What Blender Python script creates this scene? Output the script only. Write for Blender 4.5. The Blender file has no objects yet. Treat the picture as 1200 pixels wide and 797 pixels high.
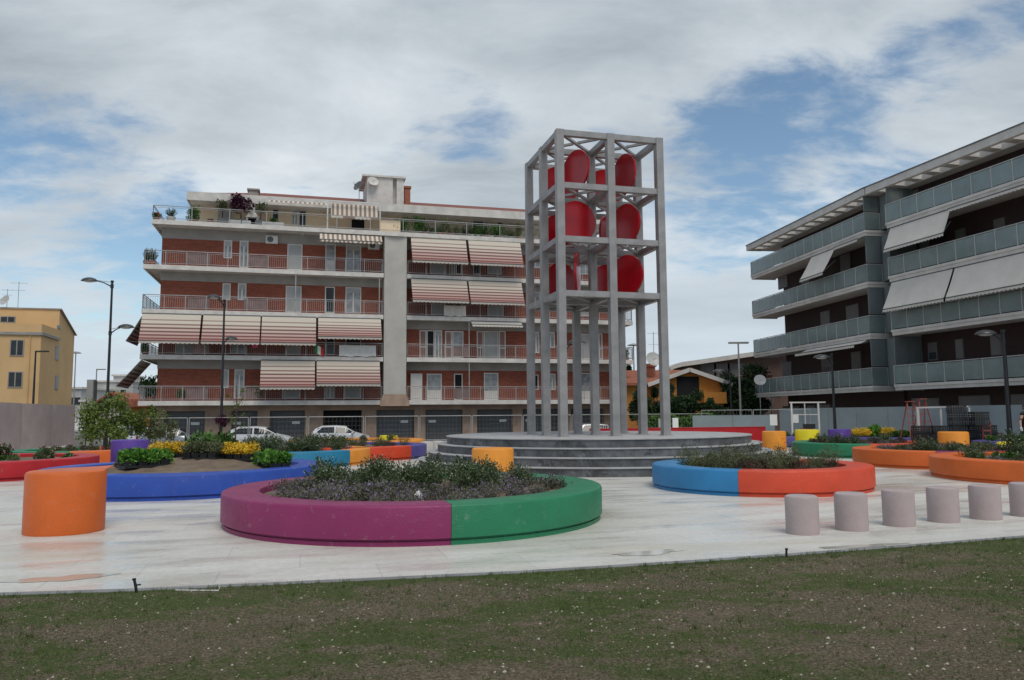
import bpy, math, random
from mathutils import Vector, Matrix
R = math.radians
rng = random.Random(11)
C = bpy.context.scene.collection
SC = bpy.context.scene

# ------------------------------------------------------------ camera, sky, sun, exposure
FPX, HOR, ROLL, EYE = 915.0, 486.0, R(0.45), 1.6
PITCH = math.atan((HOR - 398.5) / FPX)
cf = Vector((0, math.cos(PITCH), math.sin(PITCH)))
u0 = Vector((0, -math.sin(PITCH), math.cos(PITCH))); r0 = Vector((1, 0, 0))
cu = u0 * math.cos(ROLL) + r0 * math.sin(ROLL)
cr = r0 * math.cos(ROLL) - u0 * math.sin(ROLL)
cam = bpy.data.cameras.new('camera'); camo = bpy.data.objects.new('camera', cam); C.objects.link(camo)
camo.matrix_world = Matrix(((cr.x, cu.x, -cf.x, 0), (cr.y, cu.y, -cf.y, 0), (cr.z, cu.z, -cf.z, EYE), (0, 0, 0, 1)))
cam.sensor_width = 36; cam.sensor_fit = 'HORIZONTAL'; cam.lens = 36 * FPX / 1200; cam.clip_end = 3000; cam.clip_start = .05
SC.camera = camo

def ray(x, y): return cf * FPX + cr * (x - 600) + cu * (398.5 - y)
def atY(x, y, Y):
    d = ray(x, y); k = Y / d.y
    return Vector((d.x * k, Y, EYE + d.z * k))
def atZ(x, y, z=0.0):
    d = ray(x, y); k = (z - EYE) / d.z
    return Vector((d.x * k, d.y * k, z))
def wall_uz(x, y, P, ang, off=0.0):
    t = Vector((math.cos(R(ang)), math.sin(R(ang)))); n = Vector((-t.y, t.x)); P = Vector((P[0], P[1]))
    d = ray(x, y); k = (P.dot(n) + off) / (d.x * n.x + d.y * n.y)
    return (Vector((d.x * k, d.y * k)) - P).dot(t), EYE + d.z * k

SUN_EL, SUN_AZ = R(58), R(158)      # azimuth measured from +Y clockwise
W = bpy.data.worlds.new('World'); SC.world = W; W.use_nodes = True
nt = W.node_tree; nt.nodes.clear(); N = nt.nodes.new; L = nt.links.new
def node(tree, t, **kw):
    n = tree.nodes.new(t)
    for k, v in kw.items():
        if k in n.inputs: n.inputs[k].default_value = v
        else: setattr(n, k, v)
    return n
def math_n(tree, op, a, b=None, c=None, clamp=False):
    n = tree.nodes.new('ShaderNodeMath'); n.operation = op; n.use_clamp = clamp
    for i, s in enumerate((a, b, c)):
        if s is None: continue
        if isinstance(s, (int, float)): n.inputs[i].default_value = s
        else: tree.links.new(s, n.inputs[i])
    return n.outputs[0]
sky = N('ShaderNodeTexSky'); sky.sky_type = 'NISHITA'; sky.sun_disc = False
sky.sun_elevation = SUN_EL; sky.sun_rotation = SUN_AZ; sky.dust_density = 0.3; sky.ozone_density = 1.4
tc = N('ShaderNodeTexCoord'); sep = N('ShaderNodeSeparateXYZ'); L(tc.outputs['Generated'], sep.inputs[0])
zz = math_n(nt, 'ADD', math_n(nt, 'MAXIMUM', sep.outputs[2], 0.0), 0.22)
comb = N('ShaderNodeCombineXYZ')
L(math_n(nt, 'DIVIDE', sep.outputs[0], zz), comb.inputs[0]); L(math_n(nt, 'DIVIDE', sep.outputs[1], zz), comb.inputs[1])
mp = N('ShaderNodeMapping'); mp.inputs['Rotation'].default_value = (0, 0, R(-25)); mp.inputs['Scale'].default_value = (0.9, 1.35, 1); mp.inputs['Location'].default_value = (3.1, 1.4, 0)
L(comb.outputs[0], mp.inputs[0])
def wnoise(scale, detail, rough, dist, off=0.0):
    n = N('ShaderNodeTexNoise'); n.inputs['Scale'].default_value = scale; n.inputs['Detail'].default_value = detail
    n.inputs['Roughness'].default_value = rough; n.inputs['Distortion'].default_value = dist
    a = N('ShaderNodeVectorMath'); a.operation = 'ADD'; a.inputs[1].default_value = (off, off * .7, 0)
    L(mp.outputs[0], a.inputs[0]); L(a.outputs[0], n.inputs['Vector'])
    return n.outputs[0]
n1 = wnoise(1.7, 9, .62, .35); n2 = wnoise(.8, 3, .5, .2, 4.3); n3 = wnoise(5.5, 6, .6, .3, 9.1)
cover = math_n(nt, 'ADD', math_n(nt, 'MULTIPLY', n1, .62), math_n(nt, 'MULTIPLY', n3, .38))
def blob(px, py, w, amt):
    global cover
    d = ray(px, py).normalized()
    v = N('ShaderNodeVectorMath'); v.operation = 'DOT_PRODUCT'; v.inputs[1].default_value = d; L(tc.outputs['Generated'], v.inputs[0])
    m = N('ShaderNodeMapRange'); m.interpolation_type = 'SMOOTHSTEP'; L(v.outputs['Value'], m.inputs['Value'])
    m.inputs['From Min'].default_value = math.cos(w); m.inputs['From Max'].default_value = 1.0
    m.inputs['To Min'].default_value = 0; m.inputs['To Max'].default_value = amt
    cover = math_n(nt, 'ADD', cover, m.outputs[0])
for b in ((40, 250, .30, -.13), (220, 215, .24, -.10), (100, 330, .12, -.05), (390, 165, .13, -.07), (550, 140, .09, -.11), (560, 190, .06, -.06), (800, 180, .16, -.13), (900, 150, .14, -.08), (1010, 165, .17, -.13), (840, 250, .14, -.07), (1180, 20, .07, -.10),
          (560, 10, .50, .12), (150, 40, .36, .17), (950, 20, .36, .12), (300, 60, .25, .08), (1130, 130, .10, .06), (820, 390, .24, .09), (30, 350, .13, .09), (270, 215, .05, .08), (120, 430, .25, .07), (480, 200, .14, .05), (660, 80, .22, .05), (960, 230, .08, .05)):
    blob(*b)
lowc = N('ShaderNodeMapRange'); L(sep.outputs[2], lowc.inputs['Value']); lowc.inputs['From Min'].default_value = 0.0; lowc.inputs['From Max'].default_value = .22
lowc.inputs['To Min'].default_value = .14; lowc.inputs['To Max'].default_value = 0; cover = math_n(nt, 'ADD', cover, lowc.outputs[0])
cm = N('ShaderNodeMapRange'); cm.interpolation_type = 'SMOOTHSTEP'; L(cover, cm.inputs['Value'])
cm.inputs['From Min'].default_value = .40; cm.inputs['From Max'].default_value = .585
cloudcol = N('ShaderNodeValToRGB'); cc = cloudcol.color_ramp; cc.elements[0].position = .38; cc.elements[0].color = (.62, .67, .71, 1)
cc.elements[1].position = .60; cc.elements[1].color = (.31, .355, .395, 1)
L(math_n(nt, 'ADD', math_n(nt, 'MULTIPLY', n2, .55), math_n(nt, 'MULTIPLY', n1, .45)), cloudcol.inputs[0])
lowf = N('ShaderNodeMapRange'); L(sep.outputs[2], lowf.inputs['Value']); lowf.inputs['From Min'].default_value = 0.0; lowf.inputs['From Max'].default_value = .30
lowf.inputs['To Min'].default_value = 1.0; lowf.inputs['To Max'].default_value = 0
hz = N('ShaderNodeMix'); hz.data_type = 'RGBA'; L(lowf.outputs[0], hz.inputs['Factor']); L(cloudcol.outputs[0], hz.inputs['A']); hz.inputs['B'].default_value = (.52, .60, .67, 1)
bs = N('ShaderNodeBackground'); bs.inputs['Strength'].default_value = .10
tint = N('ShaderNodeMix'); tint.data_type = 'RGBA'; tint.blend_type = 'MULTIPLY'; tint.inputs['Factor'].default_value = 1; L(sky.outputs[0], tint.inputs['A']); tint.inputs['B'].default_value = (1.0, 1.05, 1.0, 1)
L(tint.outputs['Result'], bs.inputs['Color'])
bc = N('ShaderNodeBackground'); bc.inputs['Strength'].default_value = 1.0; L(hz.outputs['Result'], bc.inputs['Color'])
mx = N('ShaderNodeMixShader'); L(cm.outputs[0], mx.inputs[0]); L(bs.outputs[0], mx.inputs[1]); L(bc.outputs[0], mx.inputs[2])
wo = N('ShaderNodeOutputWorld'); L(mx.outputs[0], wo.inputs[0])
sl = bpy.data.lights.new('sun', 'SUN'); sl.energy = 1.5; sl.angle = R(32); sl.color = (1, .93, .83)
so = bpy.data.objects.new('sun', sl); C.objects.link(so)
sd = Vector((math.sin(SUN_AZ) * math.cos(SUN_EL), math.cos(SUN_AZ) * math.cos(SUN_EL), math.sin(SUN_EL)))
so.rotation_euler = sd.to_track_quat('Z', 'Y').to_euler()
vs = SC.view_settings; vs.view_transform = 'Standard'; vs.look = 'None'; vs.gamma = 1; vs.exposure = 0.28; vs.use_curve_mapping = False

# ------------------------------------------------------------ materials
M = {}
def mat(name, col, rough=.7, var=.15, scale=4.0, bump=0.0, bscale=None, metal=0.0, detail=6, col2=None, lo=.35, hi=.65, spec=.5, coord='Object'):
    m = bpy.data.materials.new(name); m.use_nodes = True; t = m.node_tree; b = t.nodes['Principled BSDF']
    c2 = col2 or tuple(min(1, c * (1 + var)) for c in col); c1 = col if col2 else tuple(c * (1 - var) for c in col)
    tcn = t.nodes.new('ShaderNodeTexCoord'); n = node(t, 'ShaderNodeTexNoise', Scale=scale, Detail=detail, Roughness=.6)
    t.links.new(tcn.outputs[coord], n.inputs['Vector'])
    r = t.nodes.new('ShaderNodeValToRGB'); r.color_ramp.elements[0].position = lo; r.color_ramp.elements[1].position = hi
    r.color_ramp.elements[0].color = (*c1, 1); r.color_ramp.elements[1].color = (*c2, 1)
    t.links.new(n.outputs[0], r.inputs[0]); t.links.new(r.outputs[0], b.inputs['Base Color'])
    b.inputs['Roughness'].default_value = rough; b.inputs['Metallic'].default_value = metal; b.inputs['Specular IOR Level'].default_value = spec
    if bump:
        nb = node(t, 'ShaderNodeTexNoise', Scale=bscale or scale * 8, Detail=5.0); t.links.new(tcn.outputs[coord], nb.inputs['Vector'])
        bn = t.nodes.new('ShaderNodeBump'); bn.inputs['Strength'].default_value = bump; bn.inputs['Distance'].default_value = .02
        t.links.new(nb.outputs[0], bn.inputs['Height']); t.links.new(bn.outputs[0], b.inputs['Normal'])
    M[name] = m; return m
def painted(name, col):   # painted concrete: pitted and scuffed, dirty near the foot
    m = mat(name, col, .5, .09, 1.6, .35, 60, spec=.4)
    t = m.node_tree; b = t.nodes['Principled BSDF']; src = b.inputs['Base Color'].links[0].from_socket
    tcn = t.nodes.new('ShaderNodeTexCoord'); n = node(t, 'ShaderNodeTexNoise', Scale=7.0, Detail=9.0, Roughness=.75); t.links.new(tcn.outputs['Object'], n.inputs['Vector'])
    mr = node(t, 'ShaderNodeMapRange'); mr.inputs['From Min'].default_value = .58; mr.inputs['From Max'].default_value = .75; mr.inputs['To Max'].default_value = .38
    t.links.new(n.outputs[0], mr.inputs['Value'])
    mxn = t.nodes.new('ShaderNodeMix'); mxn.data_type = 'RGBA'; t.links.new(mr.outputs[0], mxn.inputs['Factor']); t.links.new(src, mxn.inputs['A']); mxn.inputs['B'].default_value = (.42, .38, .34, 1)
    t.links.new(mxn.outputs['Result'], b.inputs['Base Color'])
    rr = node(t, 'ShaderNodeMapRange'); rr.inputs['From Min'].default_value = .3; rr.inputs['From Max'].default_value = .7; rr.inputs['To Min'].default_value = .32; rr.inputs['To Max'].default_value = .6
    t.links.new(n.outputs[0], rr.inputs['Value']); t.links.new(rr.outputs[0], b.inputs['Roughness'])
    return m
painted('magenta', (.235, .022, .10)); painted('green', (.018, .19, .085)); painted('blue', (.022, .07, .36)); painted('red', (.42, .012, .018))
painted('orange', (.64, .13, .02)); painted('light_orange', (.80, .30, .035)); painted('teal', (.02, .19, .33)); painted('red_orange', (.60, .062, .022))
painted('purple', (.105, .05, .30)); painted('yellow', (.78, .66, .02)); painted('violet_blue', (.085, .075, .28)); painted('mauve', (.43, .345, .335)); painted('sky_blue', (.03, .20, .42))
mat('disc_red', (.36, .005, .010), .22, .12, 1.2, .05, 8)
mat('steel_grey', (.27, .262, .258), .42, .16, 2.5, .15, 30)
mat('white_concrete', (.58, .55, .51), .75, .14, 1.5, .2, 20)
mat('plaster_grey', (.30, .285, .265), .85, .15, .8, .2, 14)
mat('column_stucco', (.46, .44, .40), .9, .09, .6, .6, 10)
mat('cream', (.78, .62, .43), .85, .08, .5, .2, 10)
mat('stone_cream', (.44, .38, .29), .85, .28, 3, .3, 14)
mat('peach', (.37, .26, .195), .85, .18, 1.2, .3, 12)
mat('shutter_grey', (.105, .11, .112), .6, .12, .6)
mat('white_frame', (.60, .58, .55), .5, .08, 2)
mat('roller_blind', (.36, .36, .35), .6, .12, .7)
mat('glass_dark', (.03, .034, .038), .25, .3, .8, spec=.3)
mat('curtain_glass', (.26, .27, .27), .15, .3, 2.5)
mat('black_void', (.008, .008, .009), .9, .2, 1)
mat('rail_grey', (.34, .33, .32), .45, .12, 2, metal=.3)
mat('black_metal', (.012, .013, .015), .4, .2, 5)
mat('tile_red', (.17, .052, .035), .85, .45, 5, .5, 22, col2=(.24, .085, .06))
mat('tile_orange', (.30, .10, .055), .85, .3, 4, .5, 20)
mat('dark_brick', (.028, .014, .013), .8, .2, 3, .2, 20)
mat('white_fascia', (.56, .53, .49), .7, .12, 1.2)
mat('mullion', (.42, .42, .40), .5, .1, 3)
mat('awning_white', (.60, .555, .50), .8, .06, 1.5)
mat('teal_glass', (.17, .22, .215), .22, .16, .7, spec=.7)
mat('teal_panel', (.15, .175, .175), .3, .14, .6)
mat('hoarding', (.24, .285, .295), .5, .10, .5)
mat('yellow_stucco', (.62, .41, .20), .9, .08, .35, .2, 10)
mat('orange_wall', (.50, .20, .035), .85, .12, .6)
mat('brown_wall', (.10, .058, .045), .85, .2, .7)
mat('pale_wall', (.44, .43, .41), .85, .12, .3)
mat('bark', (.075, .055, .04), .9, .3, 8, .6, 30)
mat('soil', (.125, .09, .06), .95, .3, 3, 1.0, 14, col2=(.21, .155, .105))
mat('tray_black', (.012, .012, .013), .5, .3, 10)
mat('car_white', (.62, .63, .64), .18, .03, 1)
mat('car_silver', (.30, .31, .32), .2, .05, 1, metal=.5)
mat('car_red', (.28, .02, .02), .2, .05, 1)
mat('tyre', (.015, .015, .015), .8, .2, 20)
mat('rim', (.35, .35, .36), .3, .1, 5, metal=.8)
mat('car_glass', (.015, .018, .02), .05, .2, 1)
mat('headlight', (.6, .62, .65), .08, .1, 4); mat('taillight', (.35, .01, .01), .2, .1, 4)
mat('skin', (.45, .26, .19), .6, .06, 6); mat('shirt_black', (.012, .012, .014), .85, .2, 10); mat('jeans', (.05, .06, .09), .9, .2, 10)
mat('glove', (.7, .7, .68), .7, .05, 10); mat('hair', (.02, .014, .01), .6, .2, 20)
mat('white_sign', (.75, .75, .73), .6, .03, 3)
mat('asphalt', (.075, .075, .075), .85, .2, 1.2, .4, 50)
mat('terracotta', (.33, .12, .07), .85, .15, 5)
mat('plastic_grey', (.45, .45, .44), .5, .08, 3)
mat('stone_small', (.42, .38, .30), .85, .25, 30, .3, 60)
mat('cotton', (.66, .65, .62), .9, .05, 3); mat('pink_cloth', (.62, .10, .22), .9, .1, 3)
mat('flag_red', (.5, .03, .03), .8, .05, 3); mat('flag_green', (.02, .2, .06), .8, .05, 3)
mat('net_black', (.014, .015, .016), .7, .3, 6)
mat('trestle_red', (.27, .065, .05), .6, .1, 5)
mat('step_joint', (.42, .41, .40), .7, .1, 4)

def leafmat(name, a, b, sc=3.0, rough=.6):
    m = mat(name, a, rough, .2, sc, col2=b, detail=3, lo=.3, hi=.7)
    t = m.node_tree; bs_ = t.nodes['Principled BSDF']; src = bs_.inputs['Base Color'].links[0].from_socket
    oi = t.nodes.new('ShaderNodeObjectInfo'); g = t.nodes.new('ShaderNodeNewGeometry')
    k = math_n(t, 'ADD', math_n(t, 'MULTIPLY', oi.outputs['Random'], .35), math_n(t, 'MULTIPLY', g.outputs['Random Per Island'], .55))
    k = math_n(t, 'ADD', k, .55)
    h = t.nodes.new('ShaderNodeHueSaturation'); t.links.new(k, h.inputs['Value']); t.links.new(src, h.inputs['Color'])
    t.links.new(h.outputs[0], bs_.inputs['Base Color']); bs_.inputs['Specular IOR Level'].default_value = .25
    return m
leafmat('leaf_dark', (.032, .052, .02), (.10, .14, .058)); leafmat('leaf_lavender', (.085, .09, .055), (.16, .155, .115))
leafmat('leaf_brown', (.055, .04, .025), (.12, .085, .06)); leafmat('leaf_green', (.035, .085, .015), (.08, .16, .03))
leafmat('leaf_bright', (.06, .16, .02), (.12, .28, .04)); leafmat('leaf_yellow', (.50, .33, .02), (.75, .50, .04))
leafmat('leaf_olive', (.07, .085, .04), (.14, .15, .07)); leafmat('leaf_deep', (.012, .03, .01), (.035, .065, .02), 1.0)
leafmat('leaf_tree', (.06, .105, .02), (.16, .20, .045), 1.2); leafmat('leaf_purple', (.035, .006, .02), (.07, .012, .035)); leafmat('leaf_ivy', (.05, .12, .02), (.10, .20, .04), 1)
leafmat('petal_purple', (.22, .15, .33), (.40, .29, .52)); leafmat('petal_white', (.45, .45, .38), (.6, .6, .5)); leafmat('petal_pink', (.5, .2, .22), (.65, .4, .38)); leafmat('petal_red', (.5, .02, .02), (.6, .05, .03))
leafmat('grass_blade', (.045, .075, .018), (.10, .145, .038), 1.0)

def brick_mat(name, c1, c2, mortar, bw=.26, bh=.075, rough=.85):
    m = bpy.data.materials.new(name); m.use_nodes = True; t = m.node_tree; b = t.nodes['Principled BSDF']
    tcn = t.nodes.new('ShaderNodeTexCoord'); s = t.nodes.new('ShaderNodeSeparateXYZ'); t.links.new(tcn.outputs['Object'], s.inputs[0])
    cb = t.nodes.new('ShaderNodeCombineXYZ'); t.links.new(math_n(t, 'ADD', s.outputs[0], s.outputs[1]), cb.inputs[0]); t.links.new(s.outputs[2], cb.inputs[1])
    br = t.nodes.new('ShaderNodeTexBrick'); br.inputs['Scale'].default_value = 1; br.inputs['Brick Width'].default_value = bw; br.inputs['Row Height'].default_value = bh
    br.inputs['Mortar Size'].default_value = .008; br.inputs['Color1'].default_value = (*c1, 1); br.inputs['Color2'].default_value = (*c2, 1); br.inputs['Mortar'].default_value = (*mortar, 1)
    t.links.new(cb.outputs[0], br.inputs['Vector'])
    n = node(t, 'ShaderNodeTexNoise', Scale=.7, Detail=6.0); t.links.new(tcn.outputs['Object'], n.inputs['Vector'])
    h = t.nodes.new('ShaderNodeHueSaturation'); t.links.new(br.outputs[0], h.inputs['Color'])
    t.links.new(math_n(t, 'ADD', math_n(t, 'MULTIPLY', n.outputs[0], .5), .75), h.inputs['Value'])
    t.links.new(h.outputs[0], b.inputs['Base Color']); b.inputs['Roughness'].default_value = rough
    M[name] = m
brick_mat('red_brick', (.20, .045, .024), (.30, .072, .036), (.19, .09, .06))
brick_mat('brown_brick', (.034, .017, .016), (.048, .024, .021), (.03, .018, .016))

def striped(name, cols, axis='v', n=9, dark=(.16, .03, .03)):
    # woven stripes: uv.y runs down the cloth (0 top .. 1 bottom); uv.x is metres along it
    m = bpy.data.materials.new(name); m.use_nodes = True; t = m.node_tree; b = t.nodes['Principled BSDF']
    uv = t.nodes.new('ShaderNodeUVMap'); s = t.nodes.new('ShaderNodeSeparateXYZ'); t.links.new(uv.outputs[0], s.inputs[0])
    r = t.nodes.new('ShaderNodeValToRGB'); r.color_ramp.interpolation = 'CONSTANT'
    el = r.color_ramp.elements
    for i, (p, c) in enumerate(cols):
        e = el[i] if i < 2 else el.new(p)
        e.position = p; e.color = (*c, 1)
    src = s.outputs[1]
    if axis == 'u': src = math_n(t, 'FRACT', math_n(t, 'MULTIPLY', s.outputs[0], n))
    t.links.new(src, r.inputs[0]); t.links.new(r.outputs[0], b.inputs['Base Color']); b.inputs['Roughness'].default_value = .9
    b.inputs['Specular IOR Level'].default_value = .1
    M[name] = m
bg = (.56, .50, .42)
st = [(0, bg), (.17, (.30, .22, .19)), (.21, bg), (.31, (.25, .16, .14)), (.36, (.53, .45, .38)), (.43, (.19, .11, .10)), (.49, (.50, .39, .34)), (.56, (.19, .10, .09)), (.62, (.46, .33, .29)),
      (.69, (.19, .085, .08)), (.75, (.42, .28, .24)), (.81, (.19, .075, .07)), (.86, (.35, .19, .165)), (.90, (.15, .05, .05)), (.955, (.47, .42, .37))]
striped('awning_striped', st)
striped('awning_vertical', [(0, (.60, .55, .48)), (.5, (.27, .19, .14))], 'u', 3.0)

# ------------------------------------------------------------ mesh builder
class MB:
    def __init__(s): s.v = []; s.f = []; s.mi = []; s.uv = {}
    def add(s, vs, fs, mi=0, M4=None):
        o = len(s.v)
        s.v += [tuple(M4 @ Vector(v)) if M4 else tuple(v) for v in vs]
        s.f += [tuple(i + o for i in f) for f in fs]; s.mi += [mi] * len(fs); return s
    def box(s, x0, x1, y0, y1, z0, z1, mi=0, M4=None):
        vs = [(x, y, z) for z in (z0, z1) for y in (y0, y1) for x in (x0, x1)]
        return s.add(vs, [(0, 2, 3, 1), (4, 5, 7, 6), (0, 1, 5, 4), (2, 6, 7, 3), (0, 4, 6, 2), (1, 3, 7, 5)], mi, M4)
    def prism(s, poly, z0, z1, mi=0, M4=None):     # polygon CCW in xy
        n = len(poly); vs = [(x, y, z0) for x, y in poly] + [(x, y, z1) for x, y in poly]
        return s.add(vs, [tuple(range(n))[::-1], tuple(range(n, 2 * n))] + [(i, (i + 1) % n, n + (i + 1) % n, n + i) for i in range(n)], mi, M4)
    def bar(s, a, b, w, h=None, mi=0, up=(0, 0, 1)):
        a = Vector(a); b = Vector(b); d = (b - a).normalized(); h = h or w; upv = Vector(up)
        if abs(d.dot(upv)) > .99: upv = Vector((1, 0, 0))
        sx = d.cross(upv).normalized() * w / 2; sz = sx.cross(d).normalized() * h / 2
        vs = [p + i * sx + j * sz for p in (a, b) for i, j in ((-1, -1), (1, -1), (1, 1), (-1, 1))]
        return s.add(vs, [(0, 1, 2, 3), (7, 6, 5, 4), (0, 4, 5, 1), (1, 5, 6, 2), (2, 6, 7, 3), (3, 7, 4, 0)], mi)
    def tube(s, pts, rad, n=8, mi=0):
        pts = [Vector(p) for p in pts]; rs = rad if isinstance(rad, (list, tuple)) else [rad] * len(pts)
        vs = []; fs = []
        for i, p in enumerate(pts):
            d = (pts[min(i + 1, len(pts) - 1)] - pts[max(i - 1, 0)]).normalized()
            a = d.orthogonal().normalized() if abs(d.z) < .9 else Vector((1, 0, 0)); a = (a - d * a.dot(d)).normalized(); b = d.cross(a)
            for k in range(n):
                t = 2 * math.pi * k / n; vs.append(p + (a * math.cos(t) + b * math.sin(t)) * rs[i])
        for i in range(len(pts) - 1):
            for k in range(n):
                fs.append((i * n + k, i * n + (k + 1) % n, (i + 1) * n + (k + 1) % n, (i + 1) * n + k))
        fs += [tuple(range(n))[::-1], tuple(range((len(pts) - 1) * n, len(pts) * n))]
        return s.add(vs, fs, mi)
    def lathe(s, prof, n=32, mi=0, M4=None, a0=0.0, a1=2 * math.pi, sx=1, sy=1):
        full = abs(a1 - a0 - 2 * math.pi) < 1e-6; m = n if full else n + 1; vs = []; fs = []
        for k in range(m):
            t = a0 + (a1 - a0) * k / n
            for r, z in prof: vs.append((r * math.cos(t) * sx, r * math.sin(t) * sy, z))
        p = len(prof)
        for k in range(n):
            k2 = (k + 1) % m
            for i in range(p - 1): fs.append((k * p + i, k2 * p + i, k2 * p + i + 1, k * p + i + 1))
        if not full: fs += [tuple(range(p)), tuple(range(n * p, n * p + p))[::-1]]
        return s.add(vs, fs, mi, M4)
    def build(s, name, mats, parent=None, smooth=False):
        me = bpy.data.meshes.new(name); me.from_pydata(s.v, [], s.f)
        if isinstance(mats, str): mats = [mats]
        for m in mats: me.materials.append(M[m])
        if len(mats) > 1: me.polygons.foreach_set('material_index', s.mi)
        if s.uv:
            ul = me.uv_layers.new(name='UVMap'); i = 0
            for p in me.polygons:
                q = s.uv.get(p.index)
                for k, li in enumerate(p.loop_indices): ul.data[li].uv = q[k] if q else (0, 0)
        if smooth:
            me.polygons.foreach_set('use_smooth', [True] * len(me.polygons)); me.set_sharp_from_angle(angle=R(35))
        me.update()
        o = bpy.data.objects.new(name, me); C.objects.link(o)
        if parent: o.parent = parent
        return o
def tag(o, label, cat, group=None, kind=None):
    o['label'] = label; o['category'] = cat
    if group: o['group'] = group
    if kind: o['kind'] = kind
    return o
def struct(o, kind='structure'): o['kind'] = kind; return o
def empty(name, loc, rz=0.0):
    o = bpy.data.objects.new(name, None); C.objects.link(o); o.location = loc; o.rotation_euler = (0, 0, rz); o.empty_display_size = .2; return o
def kids(o): return [c for c in bpy.data.objects if c.parent == o]
def copy_tree(o, parent=None):
    c = o.copy(); C.objects.link(c); c.parent = parent
    for ch in kids(o): copy_tree(ch, c)
    return c
def T(x=0, y=0, z=0, rz=0, s=1): return Matrix.Translation((x, y, z)) @ Matrix.Rotation(rz, 4, 'Z') @ Matrix.Scale(s, 4)
G = R(15)                      # the street grid is turned 15 degrees from the view
gx = Vector((math.cos(G), math.sin(G))); gy = Vector((-math.sin(G), math.cos(G)))

# ------------------------------------------------------------ ground
def ground_mat(name, build):
    m = bpy.data.materials.new(name); m.use_nodes = True; build(m.node_tree, m.node_tree.nodes['Principled BSDF']); M[name] = m
def ramp(t, src, stops):
    r = t.nodes.new('ShaderNodeValToRGB'); el = r.color_ramp.elements
    for i, (p, c) in enumerate(stops):
        e = el[i] if i < 2 else el.new(p)
        e.position = p; e.color = (*c, 1)
    t.links.new(src, r.inputs[0]); return r.outputs[0]
def mixc(t, f, a, b, mode='MIX'):
    n = t.nodes.new('ShaderNodeMix'); n.data_type = 'RGBA'; n.blend_type = mode
    for k, s in (('Factor', f), ('A', a), ('B', b)):
        if isinstance(s, (int, float)): n.inputs[k].default_value = s
        elif isinstance(s, tuple): n.inputs[k].default_value = (*s, 1)
        else: t.links.new(s, n.inputs[k])
    return n.outputs['Result']
def noise(t, vec, scale, detail=6, rough=.6, dist=0):
    n = node(t, 'ShaderNodeTexNoise', Scale=scale, Detail=float(detail), Roughness=rough, Distortion=dist); t.links.new(vec, n.inputs['Vector']); return n.outputs[0]
def maprange(t, src, a, b, c, d):
    n = t.nodes.new('ShaderNodeMapRange'); t.links.new(src, n.inputs['Value'])
    for k, v in zip(('From Min', 'From Max', 'To Min', 'To Max'), (a, b, c, d)): n.inputs[k].default_value = v
    return n.outputs[0]
def pav(t, b):
    tc_ = t.nodes.new('ShaderNodeTexCoord'); mpn = t.nodes.new('ShaderNodeMapping'); t.links.new(tc_.outputs['Object'], mpn.inputs[0])
    v = mpn.outputs[0]
    br = t.nodes.new('ShaderNodeTexBrick'); br.inputs['Scale'].default_value = 1; br.inputs['Brick Width'].default_value = 1.6; br.inputs['Row Height'].default_value = .8
    br.inputs['Mortar Size'].default_value = .006; br.inputs['Mortar Smooth'].default_value = .3
    br.inputs['Color1'].default_value = (.56, .545, .495, 1); br.inputs['Color2'].default_value = (.61, .595, .55, 1); br.inputs['Mortar'].default_value = (.44, .43, .39, 1)
    t.links.new(v, br.inputs['Vector'])
    m2 = t.nodes.new('ShaderNodeMapping'); m2.inputs['Scale'].default_value = (.35, 1.3, 1); t.links.new(tc_.outputs['Object'], m2.inputs[0])
    n1_ = noise(t, m2.outputs[0], 1.0, 7, .65, .4); n2_ = noise(t, v, 14, 5, .7); n3_ = noise(t, m2.outputs[0], .5, 5, .6)
    c = mixc(t, 1.0, br.outputs[0], ramp(t, n1_, [(.28, (.80, .78, .73)), (.5, (1, 1, 1)), (.72, (1.10, 1.10, 1.09))]), 'MULTIPLY')
    c = mixc(t, 1.0, c, ramp(t, n2_, [(.25, (.84, .83, .81)), (.6, (1.05, 1.05, 1.05))]), 'MULTIPLY')
    c = mixc(t, maprange(t, n3_, .56, .66, 0, .45), c, (.46, .40, .29))       # earthy stains
    t.links.new(c, b.inputs['Base Color'])
    wet = maprange(t, noise(t, m2.outputs[0], .8, 6, .7, .2), .40, .58, .19, .62)
    t.links.new(wet, b.inputs['Roughness']); b.inputs['Specular IOR Level'].default_value = .5
    bn = t.nodes.new('ShaderNodeBump'); bn.inputs['Strength'].default_value = .12; bn.inputs['Distance'].default_value = .01; t.links.new(n2_, bn.inputs['Height']); t.links.new(bn.outputs[0], b.inputs['Normal'])
ground_mat('paving', pav)
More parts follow.
